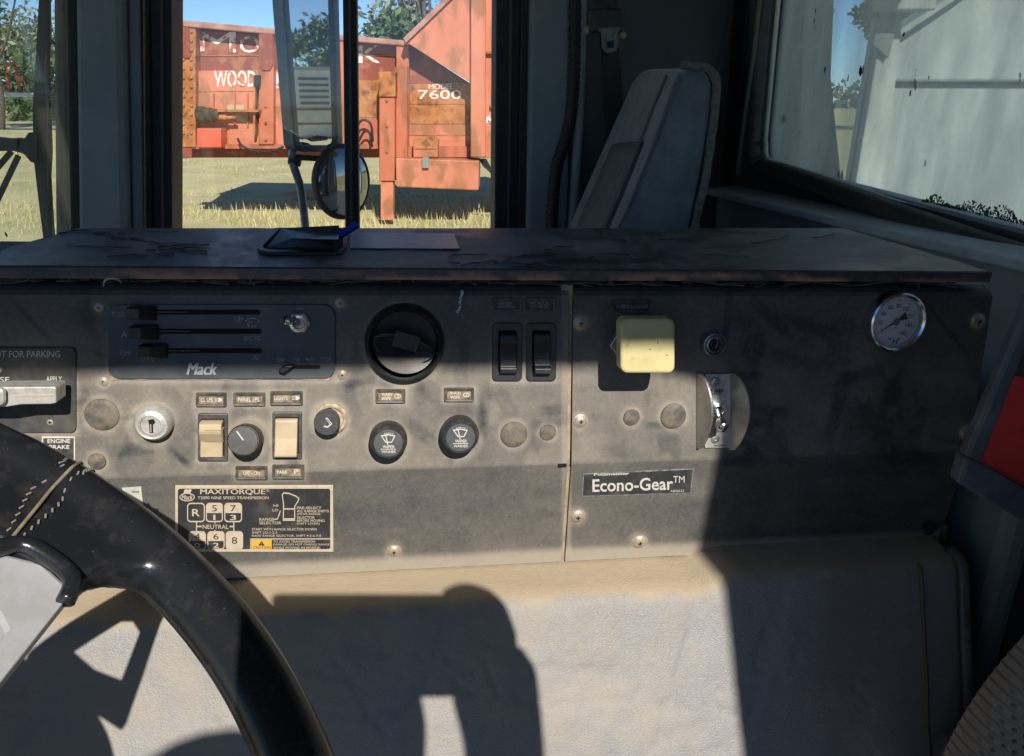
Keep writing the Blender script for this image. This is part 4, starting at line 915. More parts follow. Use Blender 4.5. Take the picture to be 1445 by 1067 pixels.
for a, b in ((530, 550), (627, 548)):
    n = nameplate(a, b, a + 42, b + 19, [('WASH', a + 8, b + 4.5, a + 23, b + 9), ('WIPE', a + 8, b + 10.5, a + 22, b + 15)])
    ring('wiper_symbol', ell(a + 31, b + 9.5, 4.6, 3.2, 16), ell(a + 31, b + 9.5, 3.6, 2.2, 16), PA, .0014, .001, M_ink, n); prism('wiper_arm', [(a + 30.5, b + 12), (a + 31.5, b + 12), (a + 32.8, b + 6), (a + 32, b + 6)], PA, .0015, .001, M_ink, n)
DKF = mat('dark_plate_face', (.035, .037, .04), .5, (.07, .068, .064), 120, .45, .7)
nameplate(695, 421, 736, 439, [('SPEED', 704, 426, 722, 430), ('CONTROL', 703, 431, 727, 435)], m=DKF, ink=M_inkw)
nameplate(743, 421, 784, 439, [('SET/ACCEL', 748, 426, 776, 430), ('SET/DECEL', 748, 431, 774, 435)], m=DKF, ink=M_inkw)
nameplate(863, 424, 921, 441, [('PARKING BRAKE', 870, 430, 914, 435.5)], m=DKF, ink=M_inkw)
# --- rocker switches
def rocker(u0, v0, u1, v1, prof, bez, body, inset, rad=2, bez_h=.003, wav=False):
    b = ring('rocker_switch', rr(u0, v0, u1, v1, rad, 4), rr(u0 + inset[0], v0 + inset[1], u1 - inset[0], v1 - inset[1], max(rad * .6, 1), 4), PA, bez_h, 0, bez, DASH, bevel=.0007)
    a0, a1, w0, w1 = u0 + inset[0] + .8, u1 - inset[0] - .8, v0 + inset[1] + .8, v1 - inset[1] - .8
    V = []; n = len(prof)
    for t, h in prof:
        for uu in (a0, a1): V.append(PA.hit(uu, w0 + (w1 - w0) * t, 0) + PA.n * h)
    for t, h in prof:
        for uu in (a0, a1): V.append(PA.hit(uu, w0 + (w1 - w0) * t, 0) + PA.n * .0002)
    Fc = [(2 * i, 2 * i + 1, 2 * i + 3, 2 * i + 2) for i in range(n - 1)]
    for i in range(n - 1):
        Fc += [(2 * i, 2 * i + 2, 2 * n + 2 * i + 2, 2 * n + 2 * i), (2 * i + 1, 2 * n + 2 * i + 1, 2 * n + 2 * i + 3, 2 * i + 3)]
    Fc += [(0, 2 * n, 2 * n + 1, 1), (2 * n - 2, 2 * n - 1, 4 * n - 1, 4 * n - 2)]
    mk('rocker', V, Fc, body, b, bevel=.0008, seg=3)
    prism('well', rect(u0 + inset[0] - .5, v0 + inset[1] - .5, u1 - inset[0] + .5, v1 - inset[1] + .5), PA, .0004, .0001, M_void, b)
    return b
BZ = mat('switch_bezel', (.06, .058, .06), .4, (.15, .125, .10), 110, .45, .75)
b1 = rocker(279, 584, 321, 651, [(0, .004), (.04, .0085), (.22, .0095), (.30, .0090), (.56, .0045), (.60, .0044), (1, .0048)], BZ, M_cream, (4.5, 7.5))
for k in range(14): prism('grip_line', rect(288 + .1 * k, 607 + 1.25 * k, 314 + .1 * k, 607.5 + 1.25 * k), PA, .0098 - .00036 * k, .003, mat('cream_groove', (.33, .26, .16), .6), b1)
b2 = rocker(384, 582, 426, 648, [(0, .003), (.05, .0045), (.5, .0062), (.95, .0098), (1, .0088)], BZ, M_cream, (4.5, 7))
for a in (695, 743):
    pr = [(0, .003), (.04, .0075), (.16, .0085), (.24, .0065), (.5, .0050), (.8, .0065), (.84, .0080), (.95, .0078), (1, .004)] if a == 695 else [(0, .004), (.05, .0068), (.2, .0066), (.5, .0042), (.78, .0058), (.83, .0095), (.95, .0098), (1, .005)]
    rocker(a, 456, a + 42, 538, pr, mat('black_bezel', (.03, .032, .036), .38, (.07, .066, .06), 110, .5, .8), M_black, (8.5, 11), 6, .0024)
# --- ignition lock, dimmer, lighter, wiper knobs
def keylock():
    u, v = 213, 600; s = PA.scale(u, v); R_ = 26 * s; c = PA.hit(u, v, .012) - PA.n * .012
    k = lathe('ignition_lock', c, PA.n, ex, [(R_ * 1.04, 0), (R_ * 1.04, .006), (R_ * 1.0, .009), (R_ * .86, .0115), (R_ * .80, .0105), (R_ * .66, .0115), (R_ * .58, .012), (R_ * .56, .0108), (R_ * .52, .0108), (R_ * .5, .0118), (0, .0118)], M_alu, DASH, 48)
    pl = Plane(c + PA.n * .012, PA.e1, PA.e2); prism('keyhole', [(209, 593), (216, 591.5), (219, 596), (215.5, 600), (216, 611), (211, 611), (210.5, 600)], pl, .0004, -.001, M_void, k)
    prism('key_edge', [(211.5, 599), (213.5, 599), (214, 610), (212, 610)], pl, .0006, -.001, M_tan, k)
keylock()
def knurl(c, n, r, h, m, par, name, teeth=40, d=.0007):
    e1 = PA.e1; e2 = np.cross(n, e1); V = []
    for hh in (0, h):
        for k in range(teeth * 2): a = math.pi * k / teeth; q = r + (d if k % 2 else 0); V.append(c + n * hh + e1 * q * math.cos(a) + e2 * q * math.sin(a))
    N_ = teeth * 2; return mk(name, V, [(k, (k + 1) % N_, N_ + (k + 1) % N_, N_ + k) for k in range(N_)], m, par)
def dimmer():
    s = PA.scale(350, 620); top = PA.hit(343, 622, .020); base = PA.hit(350, 618.5, 0.0); ax = top - base; h = np.linalg.norm(ax); ax /= h
    k = lathe('dimmer_knob', base, ax, ex, [(22 * s, 0), (22 * s, .002), (21 * s, h * .9)], mat('knob_side', (.09, .08, .065), .6, (.16, .13, .09), 200, .4, .7), DASH, 40)
    knurl(base + ax * .001, ax, 21.5 * s, h * .86, MATS['knob_side'], k, 'knurling', 44)
    lathe('cap', base + ax * h * .9, ax, ex, [(20.3 * s, 0), (19.6 * s, .0015), (0, .0018)], mat('knob_cap', (.055, .056, .06), .45, (.09, .085, .08), 150, .5, .8), k, 36)
    pl = Plane(base + ax * (h * .9 + .0019), PA.e1, PA.e2); prism('pointer', [(333, 609), (335, 608.5), (344, 621), (342.5, 622)], pl, .0004, -.0004, M_ink, k)
dimmer()
def lighter():
    s = PA.scale(464, 595); c = PA.hit(467, 592, .003) - PA.n * .003
    k = lathe('cigarette_lighter', c, PA.n, ex, [(23.5 * s, 0), (23.5 * s, .002), (21 * s, .0035), (18 * s, .003), (17 * s, .001)], mat('dusty_ring', (.50, .42, .31), .6, (.30, .24, .17), 150), DASH, 36)
    t = PA.hit(461, 598, .016); h = .016; lathe('knob', t - PA.n * h, PA.n, ex, [(15 * s, .002), (16 * s, .006), (18 * s, .009), (18 * s, .0145), (16.5 * s, .016), (0, .0162)], mat('lighter_knob', (.06, .06, .064), .4, (.10, .095, .09), 200, .45, .75), k, 36)
    pl = Plane(t + PA.n * .0003, PA.e1, PA.e2); ring('symbol', [(459, 590.5), (461.5, 589.5), (469, 598.5), (466.5, 600.5)], [(460, 591.2), (461.2, 590.8), (467.6, 598.4), (466.6, 599.2)], pl, .0003, -.0002, M_ink, k)
    tube('smoke_symbol', smoothpath([pl.hit(457, 602.5), pl.hit(459, 602), pl.hit(462, 603), pl.hit(466, 599.6)], 4), .0007, M_ink, k, 5)
lighter()
def wiper_knob(u, v):
    s = PA.scale(u, v); h = .021; t = PA.hit(u, v, h); c = t - PA.n * h
    k = lathe('wiper_knob', c, PA.n, ex, [(17 * s, 0), (17 * s, .004), (23 * s, .006), (25.4 * s, .010), (25.6 * s, .016), (24 * s, .0195), (21.5 * s, .0208), (20.8 * s, .0200), (0, .0200)], mat('wiper_knob_black', (.03, .031, .034), .35, (.10, .088, .072), 110, .48, .78), DASH, 48)
    knurl(c + PA.n * .0075, PA.n, 25.3 * s, .009, MATS['wiper_knob_black'], k, 'knurling', 56, .0005)
    lathe('cap', c + PA.n * .0201, PA.n, ex, [(20 * s, 0), (19.6 * s, .0004), (0, .0005)], mat('knob_cap2', (.075, .08, .088), .5, (.13, .12, .11), 200, .45, .75), k, 36)
    pl = Plane(t - PA.n * .0001, PA.e1, PA.e2); z = .0009
    ring('symbol', [(u - 11, v - 11), (u, v - 13), (u + 10, v - 11), (u + 5, v - 1), (u - 4, v - 1)], [(u - 8.8, v - 9.8), (u, v - 11.6), (u + 8, v - 9.8), (u + 4, v - 2.2), (u - 3, v - 2.2)], pl, z, 0, M_ink, k)
    prism('wiper_arm', [(u - 1.4, v + 2), (u + .2, v + 2), (u - 2.8, v - 11), (u - 4.2, v - 10.5)], pl, z, 0, M_ink, k)
    for q in range(5): prism('spray_dot', rect(u - 6 + 2.8 * q, v - 15.2 + abs(q - 2) * .6, u - 4.4 + 2.8 * q, v - 14 + abs(q - 2) * .6), pl, z, 0, M_ink, k)
    text('WIPER', u - 8, v + 2.5, u + 9, v + 7, pl, z, M_ink, k); text('WASHER', u - 10, v + 9.5, u + 10.5, v + 13.5, pl, z, M_ink, k); prism('rule', rect(u - 11, v + 8, u + 11, v + 8.6), pl, z, 0, M_ink, k)
wiper_knob(548, 626); wiper_knob(650, 618)
# --- left: hand brake valve plate, lever and labels
def brake_valve():
    bp = prism('brake_valve_plate', rr(-90, 491, 107, 611, 8), PA, .0018, 0, mat('valve_plate', (.045, .047, .05), .5, (.12, .105, .085), 60, .45, .8), DASH, bevel=.0005)
    text('NOT FOR PARKING', -16, 495, 85, 504.5, PA, .0022, mat('grey_ink', (.40, .42, .43), .7), bp, .01); text('RELEASE', -42, 532, 13.5, 539.5, PA, .0022, M_ink, bp, .01); text('APPLY', 65, 531, 87.5, 539, PA, .0022, M_ink, bp, .01)
    lv = prism('lever', [(-60, 551), (4, 546.5), (76, 546), (79, 548), (79, 569), (72, 570.5), (30, 571), (5, 575), (-10, 574), (-60, 572)], PA, .030, .012, M_alu, bp, bevel=.003)
    prism('worn_edge', [(18, 558.5), (34, 557), (50, 556), (74, 557.5), (74, 559.5), (52, 560), (36, 559.5), (20, 561)], PA, .0304, .029, mat('rubbed_metal', (.45, .36, .28), .5), lv)
    prism('lever_boss', rr(-40, 548, 6, 574, 8), PA, .036, .0305, M_alu, bp, bevel=.003)
brake_valve()
def stickers():
    s = prism('engine_brake_label', rect(59, 616, 106, 660), PA, .0006, 0, mat('label_white', (.62, .58, .5), .6, (.5, .45, .38), 100), DASH)
    prism('field', rect(61, 618.5, 104, 658), PA, .0008, .0005, mat('label_black', (.035, .035, .037), .5, (.07, .065, .06), 160), s)
    text('ENGINE', 67, 619.5, 99, 625.5, PA, .0012, M_ink, s, .02); text('BRAKE', 69, 628, 98, 633.5, PA, .0012, M_ink, s, .02)
    s = prism('paper_sticker', [(172, 689), (199, 687), (202, 712), (176, 712)], PB_, .0006, 0, mat('sticker_paper', (.58, .58, .50), .7, (.45, .44, .36), 80), DASH); text('diesel', 186, 692, 196, 695.5, PB_, .0010, M_inkd, s, .0)
    e = prism('brand_label', [(823, 669), (979, 661.5), (975, 696), (821, 701)], PB_, .0006, 0, mat('label_rim', (.30, .30, .30), .5, (.12, .12, .12), 120), DASH)
    prism('field', [(824.2, 670), (977.6, 662.8), (974, 695), (822.4, 699.8)], PB_, .0008, .0005, mat('label_charcoal', (.035, .036, .038), .45, (.085, .08, .075), 90, .45, .75), e)
    text('Econo-Gear', 836, 676.5, 950, 694.5, PB_, .0012, M_ink, e, .016, slope=-.028); text('TM', 950, 672, 966, 681.5, PB_, .0012, M_ink, e, .0, slope=-.02)
    text('Putzmeister', 838, 667.8, 888, 671.5, PB_, .0012, M_ink, e, .03, slope=-.03); text('A800633', 946, 691.5, 965, 694.6, PB_, .0012, M_ink, e, .0, slope=-.03)
    # scuff of light paint on the panel
    q = []; r = random.Random(3)
    L_ = [(653 + r.uniform(-1.2, 1.2) - k * .45 + (3 if k > 14 else 0) * 0, 410 + 2 * k) for k in range(17)]
    q = [(u + r.uniform(1.0, 2.4), v) for u, v in L_] + [(u - r.uniform(1.0, 2.4), v) for u, v in reversed(L_)]
    prism('paint_scuff', q, PA, .0006, .0, mat('bare_scuff', (.50, .52, .56), .7, (.05, .05, .06), 420, .5, .6), DASH)
stickers()
# --- shift pattern plate
def shift_plate():
    pl = PB_
    p = prism('shift_pattern_plate', [(247, 686), (470, 685.5), (470.5, 779), (247, 779)], pl, .0014, 0, M_creamink, DASH, bevel=.0004)
    prism('field', rr(251, 690, 466, 775, 3), pl, .0017, .0013, mat('plate_black', (.032, .033, .036), .45, (.085, .078, .07), 70, .48, .78), p)
    z = .0021; t = lambda s, a, b, c, d, bold=.006, m=M_creamink: text(s, a, b, c, d, pl, z, m, p, bold)
    t('MAXITORQUE', 282.5, 690.3, 374.5, 698.8, .012); t('®', 375.5, 690, 380, 694, 0); t('T2090 NINE SPEED TRANSMISSION', 279, 700.5, 379, 704.6, .008)
    ring('emblem_oval', ell(264, 701.8, 10.8, 5.8, 24), ell(264, 701.8, 9.6, 4.8, 24), pl, z, .0016, M_creamink, p); text('Mack', 256, 698.5, 272, 705, pl, z, M_creamink, p, .02, .25)
    prism('emblem_crest', [(259, 695.5), (260, 692), (262, 690.8), (265, 691.5), (268, 690.5), (270.5, 692), (269, 695), (266.5, 696)], pl, z, .0016, M_creamink, p)
    def key(u0, v0, u1, v1, up, dn, full=False, empty_=False):
        ring('key_outline', rr(u0, v0, u1, v1, 5, 4), rr(u0 + 1.4, v0 + 1.4, u1 - 1.4, v1 - 1.4, 4, 4), pl, z, .0016, M_creamink, p)
        if full: prism('key_fill', rr(u0 + .6, v0 + .6, u1 - .6, v1 - .6, 4.4, 4), pl, z - .0001, .0016, M_creamink, p); text(up, u0 + 8.5, v0 + 8, u1 - 8.5, v1 - 8.5, pl, z + .0003, M_inkd, p, .0)
        elif empty_: text(up, u0 + 7, v0 + 8.5, u1 - 7, v1 - 8.5, pl, z, M_creamink, p, .012)
        else:
            mv = v0 + (v1 - v0) * .52
            q = [x for x in rr(u0 + .6, v0 + .6, u1 - .6, v1 + 20, 4.4, 4) if x[1] < mv] ; q = [(u0 + .6, mv)] + sorted([x for x in q if x[0] <= (u0 + u1) / 2], key=lambda x: -x[1] + x[0] * .001) + sorted([x for x in q if x[0] > (u0 + u1) / 2], key=lambda x: x[1] + x[0] * .001) + [(u1 - .6, mv)]
            prism('key_fill', q, pl, z - .0001, .0016, M_creamink, p); text(up, u0 + 8.5, v0 + 3, u1 - 8.5, mv - 2.2, pl, z + .0003, M_inkd, p, .0); text(dn, u0 + (10.5 if dn == '1' else 8), mv + 2.5, u1 - (10.5 if dn == '1' else 8), v1 - 3, pl, z, M_creamink, p, .012)
    key(264, 710, 289, 737, 'R', '', empty_=True); key(290.5, 710, 314.5, 737, '5', '1'); key(316.5, 710, 341.5, 737, '7', '3')
    key(266, 750, 290.5, 776, '4', '0'); key(292.5, 750, 317, 776, '6', '2'); key(318.5, 750, 343, 776, '8', '', full=True)
    for u in (277.3, 303.3, 330): prism('gate_line', rect(u - .7, 737, u + .7, 750), pl, z, .0016, M_creamink, p)
    for a, b in ((277, 284.5), (324, 330)): prism('gate_line', rect(a, 742.6, b, 744), pl, z + .0001, .0016, M_creamink, p)
    prism('word_field', rect(284.8, 739, 323.6, 748), pl, z + .0001, .0016, MATS['plate_black'], p); text('NEUTRAL', 286, 740.5, 322.5, 746.5, pl, z + .0004, M_creamink, p, .005)
    lev = [(399, 735), (399.5, 712), (397.5, 698), (400, 695.2), (408, 696), (418, 700), (422.5, 703.5), (421, 708), (416.5, 715), (416.5, 735)]
    li = [(400.4, 733.8), (400.9, 712), (398.9, 698.6), (401, 696.6), (408, 697.4), (417.4, 701), (421, 704), (419.8, 707.4), (415.2, 714.6), (415.2, 733.8)]
    ring('lever_outline', lev, li, pl, z, .0016, M_creamink, p)
    for v in (718.5, 732.5): prism('lever_band', rect(399.5, v - .6, 416.6, v + .6), pl, z, .0016, M_creamink, p)
    prism('pointer', [(387, 732.8), (391, 732), (395, 721), (396.2, 721.5), (392, 733.2), (387, 734)], pl, z, .0016, M_creamink, p)
    t('HI', 386, 711.8, 392.5, 715.2); t('LO', 384.5, 718, 392.5, 721.8); t('RANGE', 366, 731, 387, 735); t('SELECTOR', 366, 736, 397, 740)
    for i, s in enumerate(('PRE-SELECT', 'ALL RANGE SHIFTS', '(MOVE RANGE', 'SELECTOR', 'BEFORE MOVING', 'SHIFT LEVER)')): t(s, 419, 715 + i * 4.5, 419 + (34.5, 45, 33, 25, 39, 32)[i], 718.6 + i * 4.5)
    t('START WITH RANGE SELECTOR DOWN', 355.5, 745.2, 447, 748.6); t('SHIFT LO-1-2-3', 355.5, 750, 391, 753.2); t('RAISE RANGE SELECTOR, SHIFT 4-5-6-7-8', 355.5, 754.6, 453, 758)
    prism('rule', [(353, 760.4), (466, 760.2), (466, 761.2), (354, 761.4), (354, 775), (353, 775)], pl, z, .0016, M_creamink, p)
    prism('caution_field', rect(354.5, 762, 383.5, 775), pl, z, .0016, mat('caution_yellow', (.72, .42, .05), .6, (.6, .36, .08), 120), p)
    prism('caution_triangle', [(369, 763.6), (373.4, 770), (364.6, 770)], pl, z + .0003, .0016, M_inkd, p); text('!', 368.6, 765.4, 369.4, 769.4, pl, z + .0006, MATS['caution_yellow'], p, .0); text('CAUTION', 357, 771, 382, 774.2, pl, z + .0003, M_inkd, p, .0)
    for i, s in enumerate(('TO AVOID TRANSMISSION', 'DAMAGE, DO NOT CHANGE RANGE', 'WHILE MOVING IN REVERSE.')): t(s, 385.5, 762.6 + i * 4.4, 385.5 + (59, 79.5, 67)[i], 765.8 + i * 4.4)
shift_plate()
# --- right: parking brake knob, key socket, pump switch, gauge
def right_controls():
    s = PA.scale(914, 490)
    kn = prism('parking_brake_knob', rr(876, 450, 953, 527, 10, 6), PA, .046, .031, mat('yellow_knob', (.60, .53, .27), .45, (.52, .45, .22), 34, .42, .72, third=((.34, .28, .16), 130, .64, .76)), DASH, bevel=.0022)
    c = PA.hit(895, 495); kc = PA.hit(914, 489, .032)
    lathe('stem', c, kc - c, ex, [(.009, 0), (.009, .02), (.012, np.linalg.norm(kc - c))], M_rubber, kn, 20)
    prism('diamond_plate', [(861, 488), (880, 458), (905, 489), (880, 514)], PA, .020, .012, M_steel, kn, bevel=.0006)
    for u, v in ((928, 484), (917, 493), (941, 501)): prism('nick', [(u - 1, v), (u + .5, v - 1), (u + 1.2, v + .5), (u, v + 1)], PA, .0463, .0455, M_inkd, kn)
    s = PA.scale(1009, 487); c = PA.hit(1009, 487, .008) - PA.n * .008
    k = lathe('socket', c, PA.n, ex, [(17 * s, 0), (17 * s, .004), (16 * s, .008), (13.4 * s, .0085), (12.4 * s, .006), (11.4 * s, .0075), (9 * s, .0078), (8 * s, .002), (0, .001)], mat('socket_steel', (.30, .32, .34), .3, (.18, .19, .2), 100, metal=.7), DASH, 40)
    lathe('core', c, PA.n, ex, [(7.6 * s, .0015), (5 * s, .005), (3 * s, .0055), (2.6 * s, .002), (0, .002)], M_black, k, 24)
    # pump switch with folded steel guards
    pw = prism('pump_switch', rect(995, 528, 1031, 632), PA, .0024, 0, mat('switch_plate_silver', (.58, .58, .57), .4, (.45, .43, .4), 120, metal=.4), DASH)
    text('PUMP', 1000, 549, 1021, 557, PA, .0028, M_inkd, pw, .01); text('ON', 1007, 605, 1014, 611, PA, .0028, M_inkd, pw, .01); text('MACHINE', 1008, 627.5, 1024, 630, PA, .0028, M_inkd, pw, .0)
    for v in (539, 619):
        cc = PA.hit(1009, v, .0024); lathe('screw', cc, PA.n, ex, [(.0042, 0), (.0038, .0014), (.0016, .0018), (.0014, .0008), (0, .0008)], M_steel, pw, 20)
    def guard(u_base, u_tip, v0, v1, sgn):
        n = 16; V = []
        for k in range(n + 1):
            t = k / n; v = v0 + (v1 - v0) * t; bulge = math.sin(math.pi * min(max(t * .94 + .03, 0), 1)) ** .55
            b = PA.hit(u_base, v, 0.0); tip = PA.hit(u_tip, v, .024); q = b + (tip - b) * bulge * 1.0
            V += [b, q]
        Fc = [(2 * k, 2 * k + 1, 2 * k + 3, 2 * k + 2) for k in range(n)]
        o = mk('guard', V, Fc, M_steel, pw); sm = o.modifiers.new('thick', 'SOLIDIFY'); sm.thickness = .0022; sm.offset = 0
        bv = o.modifiers.new('bevel', 'BEVEL'); bv.width = .0006; bv.segments = 2
    guard(984, 1006, 527, 633, 1); guard(1029, 1059, 526, 635, -1)
    b = PA.hit(1012, 578, .004); lathe('toggle_collar', b - PA.n * .002, PA.n, ex, [(.0068, 0), (.0068, .005), (.0045, .006), (.004, .004)], M_chrome, pw, 24)
    tip = PA.hit(1020, 604, .022); tube('toggle_lever', [b, b * .3 + tip * .7, tip - (tip - b) * .08, tip, tip + (tip - b) * .12], [.0022, .0042, .0058, .0058, .002], M_chrome, pw, 14)
    # pressure gauge
    u, v = 1267, 455; s = PA.scale(u, v); R_ = 38.5 * s; c = PA.hit(u, v, .010) - PA.n * .010
    g = lathe('pressure_gauge', c, PA.n, ex, [(R_, 0), (R_ * 1.0, .009), (R_ * .985, .0115), (R_ * .93, .0125), (R_ * .865, .011), (R_ * .85, .006)], M_chrome, DASH, 64, cap=False)
    pl = Plane(c + PA.n * .0062, PA.e1, PA.e2)
    lathe('dial', c + PA.n * .0055, PA.n, ex, [(R_ * .86, 0), (0, .0004)], mat('dial_white', (.78, .79, .80), .5), g, 48)
    L2 = lambda a, r: pl.p + PA.e1 * (r * R_ * math.cos(a)) + PA.e2 * (r * R_ * math.sin(a))
    marks = []; A0, A1 = math.radians(216), math.radians(-46)
    for k in range(41):
        a = A0 + (A1 - A0) * k / 40; maj = k % 5 == 0; r0, r1 = (.66 if maj else .70), .77; wd = .010 if maj else .005
        da = wd / .75; marks.append(([L2(a - da, r0), L2(a + da, r0), L2(a + da, r1), L2(a - da, r1)], [(0, 1, 2, 3)]))
    v_, f_ = join(marks); o = mk('scale_marks', v_, f_, M_inkd, g); o['kind'] = 'stuff'
    for k in range(9):
        a = A0 + (A1 - A0) * k / 8; p = proj(L2(a, .53)); sz = 3.4 if k < 5 else 4.6
        text(str(20 * k) if k else '0', p[0] - (sz if k else 1.6), p[1] - 3, p[0] + (sz if k else 1.6), p[1] + 3, pl, .0002, M_inkd, g, .0)
    text('psi', u - 5.5, v + 6, u - 1, v + 9.5, pl, .0002, M_inkd, g, .0); text('H', u - 7, v + 24, u - 1, v + 30.5, pl, .0002, M_inkd, g, .0)
    for q in (-11.5, 1.0): lathe('dial_rivet', pl.hit(u + q, v + 23, .0002), PA.n, ex, [(.0011, 0), (.0008, .0006), (0, .0007)], M_tan, g, 12)
    an = math.radians(212); d1 = A3(0, 0, 0) + PA.e1 * math.cos(an) + PA.e2 * math.sin(an); d2 = np.cross(PA.n, d1); p0 = pl.p + PA.n * .0016
    mk('needle', [p0 + d1 * R_ * .70, p0 + d2 * .0007 * 1.2, p0 - d1 * R_ * .16 + d2 * .0012, p0 - d1 * R_ * .40 + d2 * .0036, p0 - d1 * R_ * .40 - d2 * .0036, p0 - d1 * R_ * .16 - d2 * .0012, p0 - d2 * .0007 * 1.2], [(0, 1, 2, 3, 4, 5, 6)], M_inkd, g)
    lathe('needle_hub', pl.p + PA.n * .0016, PA.n, ex, [(R_ * .12, 0), (R_ * .11, .001), (0, .0012)], M_steel, g, 20)
    lathe('lens', c + PA.n * .0098, PA.n, ex, [(R_ * .87, 0), (R_ * .5, .0006), (0, .0008)], glass('gauge_lens', (.97, .97, .97), .04, .012, (.5, .5, .5), 60), g, 48)
right_controls()

# ------------------------------------------------------------------ vinyl engine cover
def engine_cover():
    x1 = xof(PB_.hit(1316, 752)); x0 = -.70
    prof = [(.020, -.262), (.006, -.2625), (-.010, -.2635), (-.026, -.2645), (-.037, -.2658), (-.0428, -.2688), (-.0468, -.2748), (-.0508, -.2850), (-.056, -.298)]
    for k in range(1, 80): prof.append((-.056 - .0527 / .1175 * .00375 * k, -.298 - .00375 * k))
    nx = 420; V = []; ns = len(prof)
    xs = np.linspace(x0, x1, nx)
    JJ, XX = np.meshgrid(np.arange(ns) * .5, xs, indexing='ij')                # thin creases that wander down and across the vinyl
    BX, EX = sstep(.165, .215, xs), sstep(x1 - .012, x1, xs)
    G1 = fbm(XX * 9, JJ * .12, 51); G2 = fbm(XX * 42 + .16 * JJ, JJ * .09, 52)
    q1 = fbm(XX * 13 + .05 * JJ, JJ * .075 + XX * 2, 71, 3); q2 = fbm(XX * 7 - .06 * JJ, JJ * .16, 72, 3)
    RID = np.exp(-((q1 - .5) / .012) ** 2) * sstep(.42, .55, fbm(XX * 5, JJ * .2, 73)) + .8 * np.exp(-((q2 - .46) / .010) ** 2) * sstep(.48, .6, fbm(XX * 4, JJ * .12, 74))
    for j, (d, h) in enumerate(prof):
        for ix, x in enumerate(xs):
            bump = .012 * BX[ix] * math.exp(-max(0, j - 5) / 16.) - .002 * math.exp(-((x - .165) / .014) ** 2)
            end = EX[ix]; n_ = ((G1[j, ix] - .5) * .0045 + (G2[j, ix] - .5) * .0016 - .0014 * RID[j, ix] ) * min(1, j / 6)
            V.append(D3(x, d - n_ + .006 * end * end, h + bump + n_))
    V = np.array(V); uv = np.array([proj(p) for p in V]); u, v = uv.T
    jj = np.repeat(np.arange(ns), nx)
    dust_shade = .95 * sstep(5.7, 4.1, jj + 2.6 * (fbm(u / 40, v / 40, 61) - .5)) + .42 * (fbm(u / 90, v / 90, 62)) + .35 * (fbm(u / 20, v / 28, 63) - .5) - .06 - .15 * sstep(960, 1080, u)  # ledge dust and blotches; right end darkened in colour where shade falls
    dust_shade = np.clip(dust_shade, 0, 1)
    Fc = [(j * nx + i, j * nx + i + 1, (j + 1) * nx + i + 1, (j + 1) * nx + i) for j in range(ns - 1) for i in range(nx - 1)]
    e = empty('engine_cover', D3(0, -.1, -.6), 'dusty grey vinyl engine cover under the dashboard', 'engine cover')
    o = mk('vinyl_cover', V, Fc, dust_mat('dusty_vinyl', (.235, .23, .228), (.40, .325, .225), .38, .85, 300, .45, wrinkle=1, spec=.55, grain=.6), e, smooth=True, attr=dust_shade)
    sm = o.modifiers.new('thick', 'SOLIDIFY'); sm.thickness = .006; sm.offset = 1 if False else -1
    vin = mat('cover_edge_vinyl', (.10, .098, .095), .5, (.16, .14, .11), 60)
    cs = [V[j * nx + nx - 1] + ex * .002 + ey * -.002 for j in range(3, ns)]; tube('edge_piping', cs, .006, vin, e, 8)
    sid = [V[j * nx + nx - 5] for j in range(2, ns)]; bk = [p + ey * .16 + ex * .0 for p in sid]
    n = len(sid); mk('side_flap', sid + bk, [(i, i + 1, n + i + 1, n + i) for i in range(n - 1)], M_cabdark, e)
    seam = [V[j * nx + nx - 17] - ey * .0015 for j in range(4, ns)]; tube('side_seam', seam, .0016, mat('seam_brown', (.15, .11, .075), .8), e, 5)
    for off in (0, .011):                                                # hem near the foot of the cover
        pts = []
        for x in np.linspace(.12, x1, 24):
            t = 54.0 + off * 280 + (x1 - x) * 18 ; j = min(int(t), ns - 2); f_ = t - j; d = prof[j][0] * (1 - f_) + prof[j + 1][0] * f_; h = prof[j][1] * (1 - f_) + prof[j + 1][1] * f_
            pts.append(D3(x, d - .001, h))
        tube('hem', pts, .0032, vin, e, 6)
    # small clip of dried mud on the ledge and the fastener at the far corner
    lathe('fastener', PB_.hit(1309, 745, .004), PB_.n, ex, [(.006, 0), (.006, .004), (.003, .006), (0, .006)], M_black, e, 14)
    prism('corner_tab', [(1300, 742), (1338, 742), (1336, 774), (1312, 773)], PB_, -.012, -.016, M_tan, e)
engine_cover()
# cable in the gap right of the cover
PG = Plane(A3(0, .66, 0), A3(1, 0, 0), UP)
o = tube('cable', smoothpath([PG.hit(1322, 795), PG.hit(1345, 850), PG.hit(1372, 900), PG.hit(1366, 940), PG.hit(1354, 968), PG.hit(1358, 1000), PG.hit(1380, 1040)], 6), .0035, M_rubber, None, 8)
tag(o, 'black cable looping in the gap right of the engine cover', 'cable')
o = box('side_trim', (rearx(.9) - .16, .62, -1.2), (rearx(.9) - .13, 1.12, -.31), M_cab, None, .01); tag(o, kind='structure')

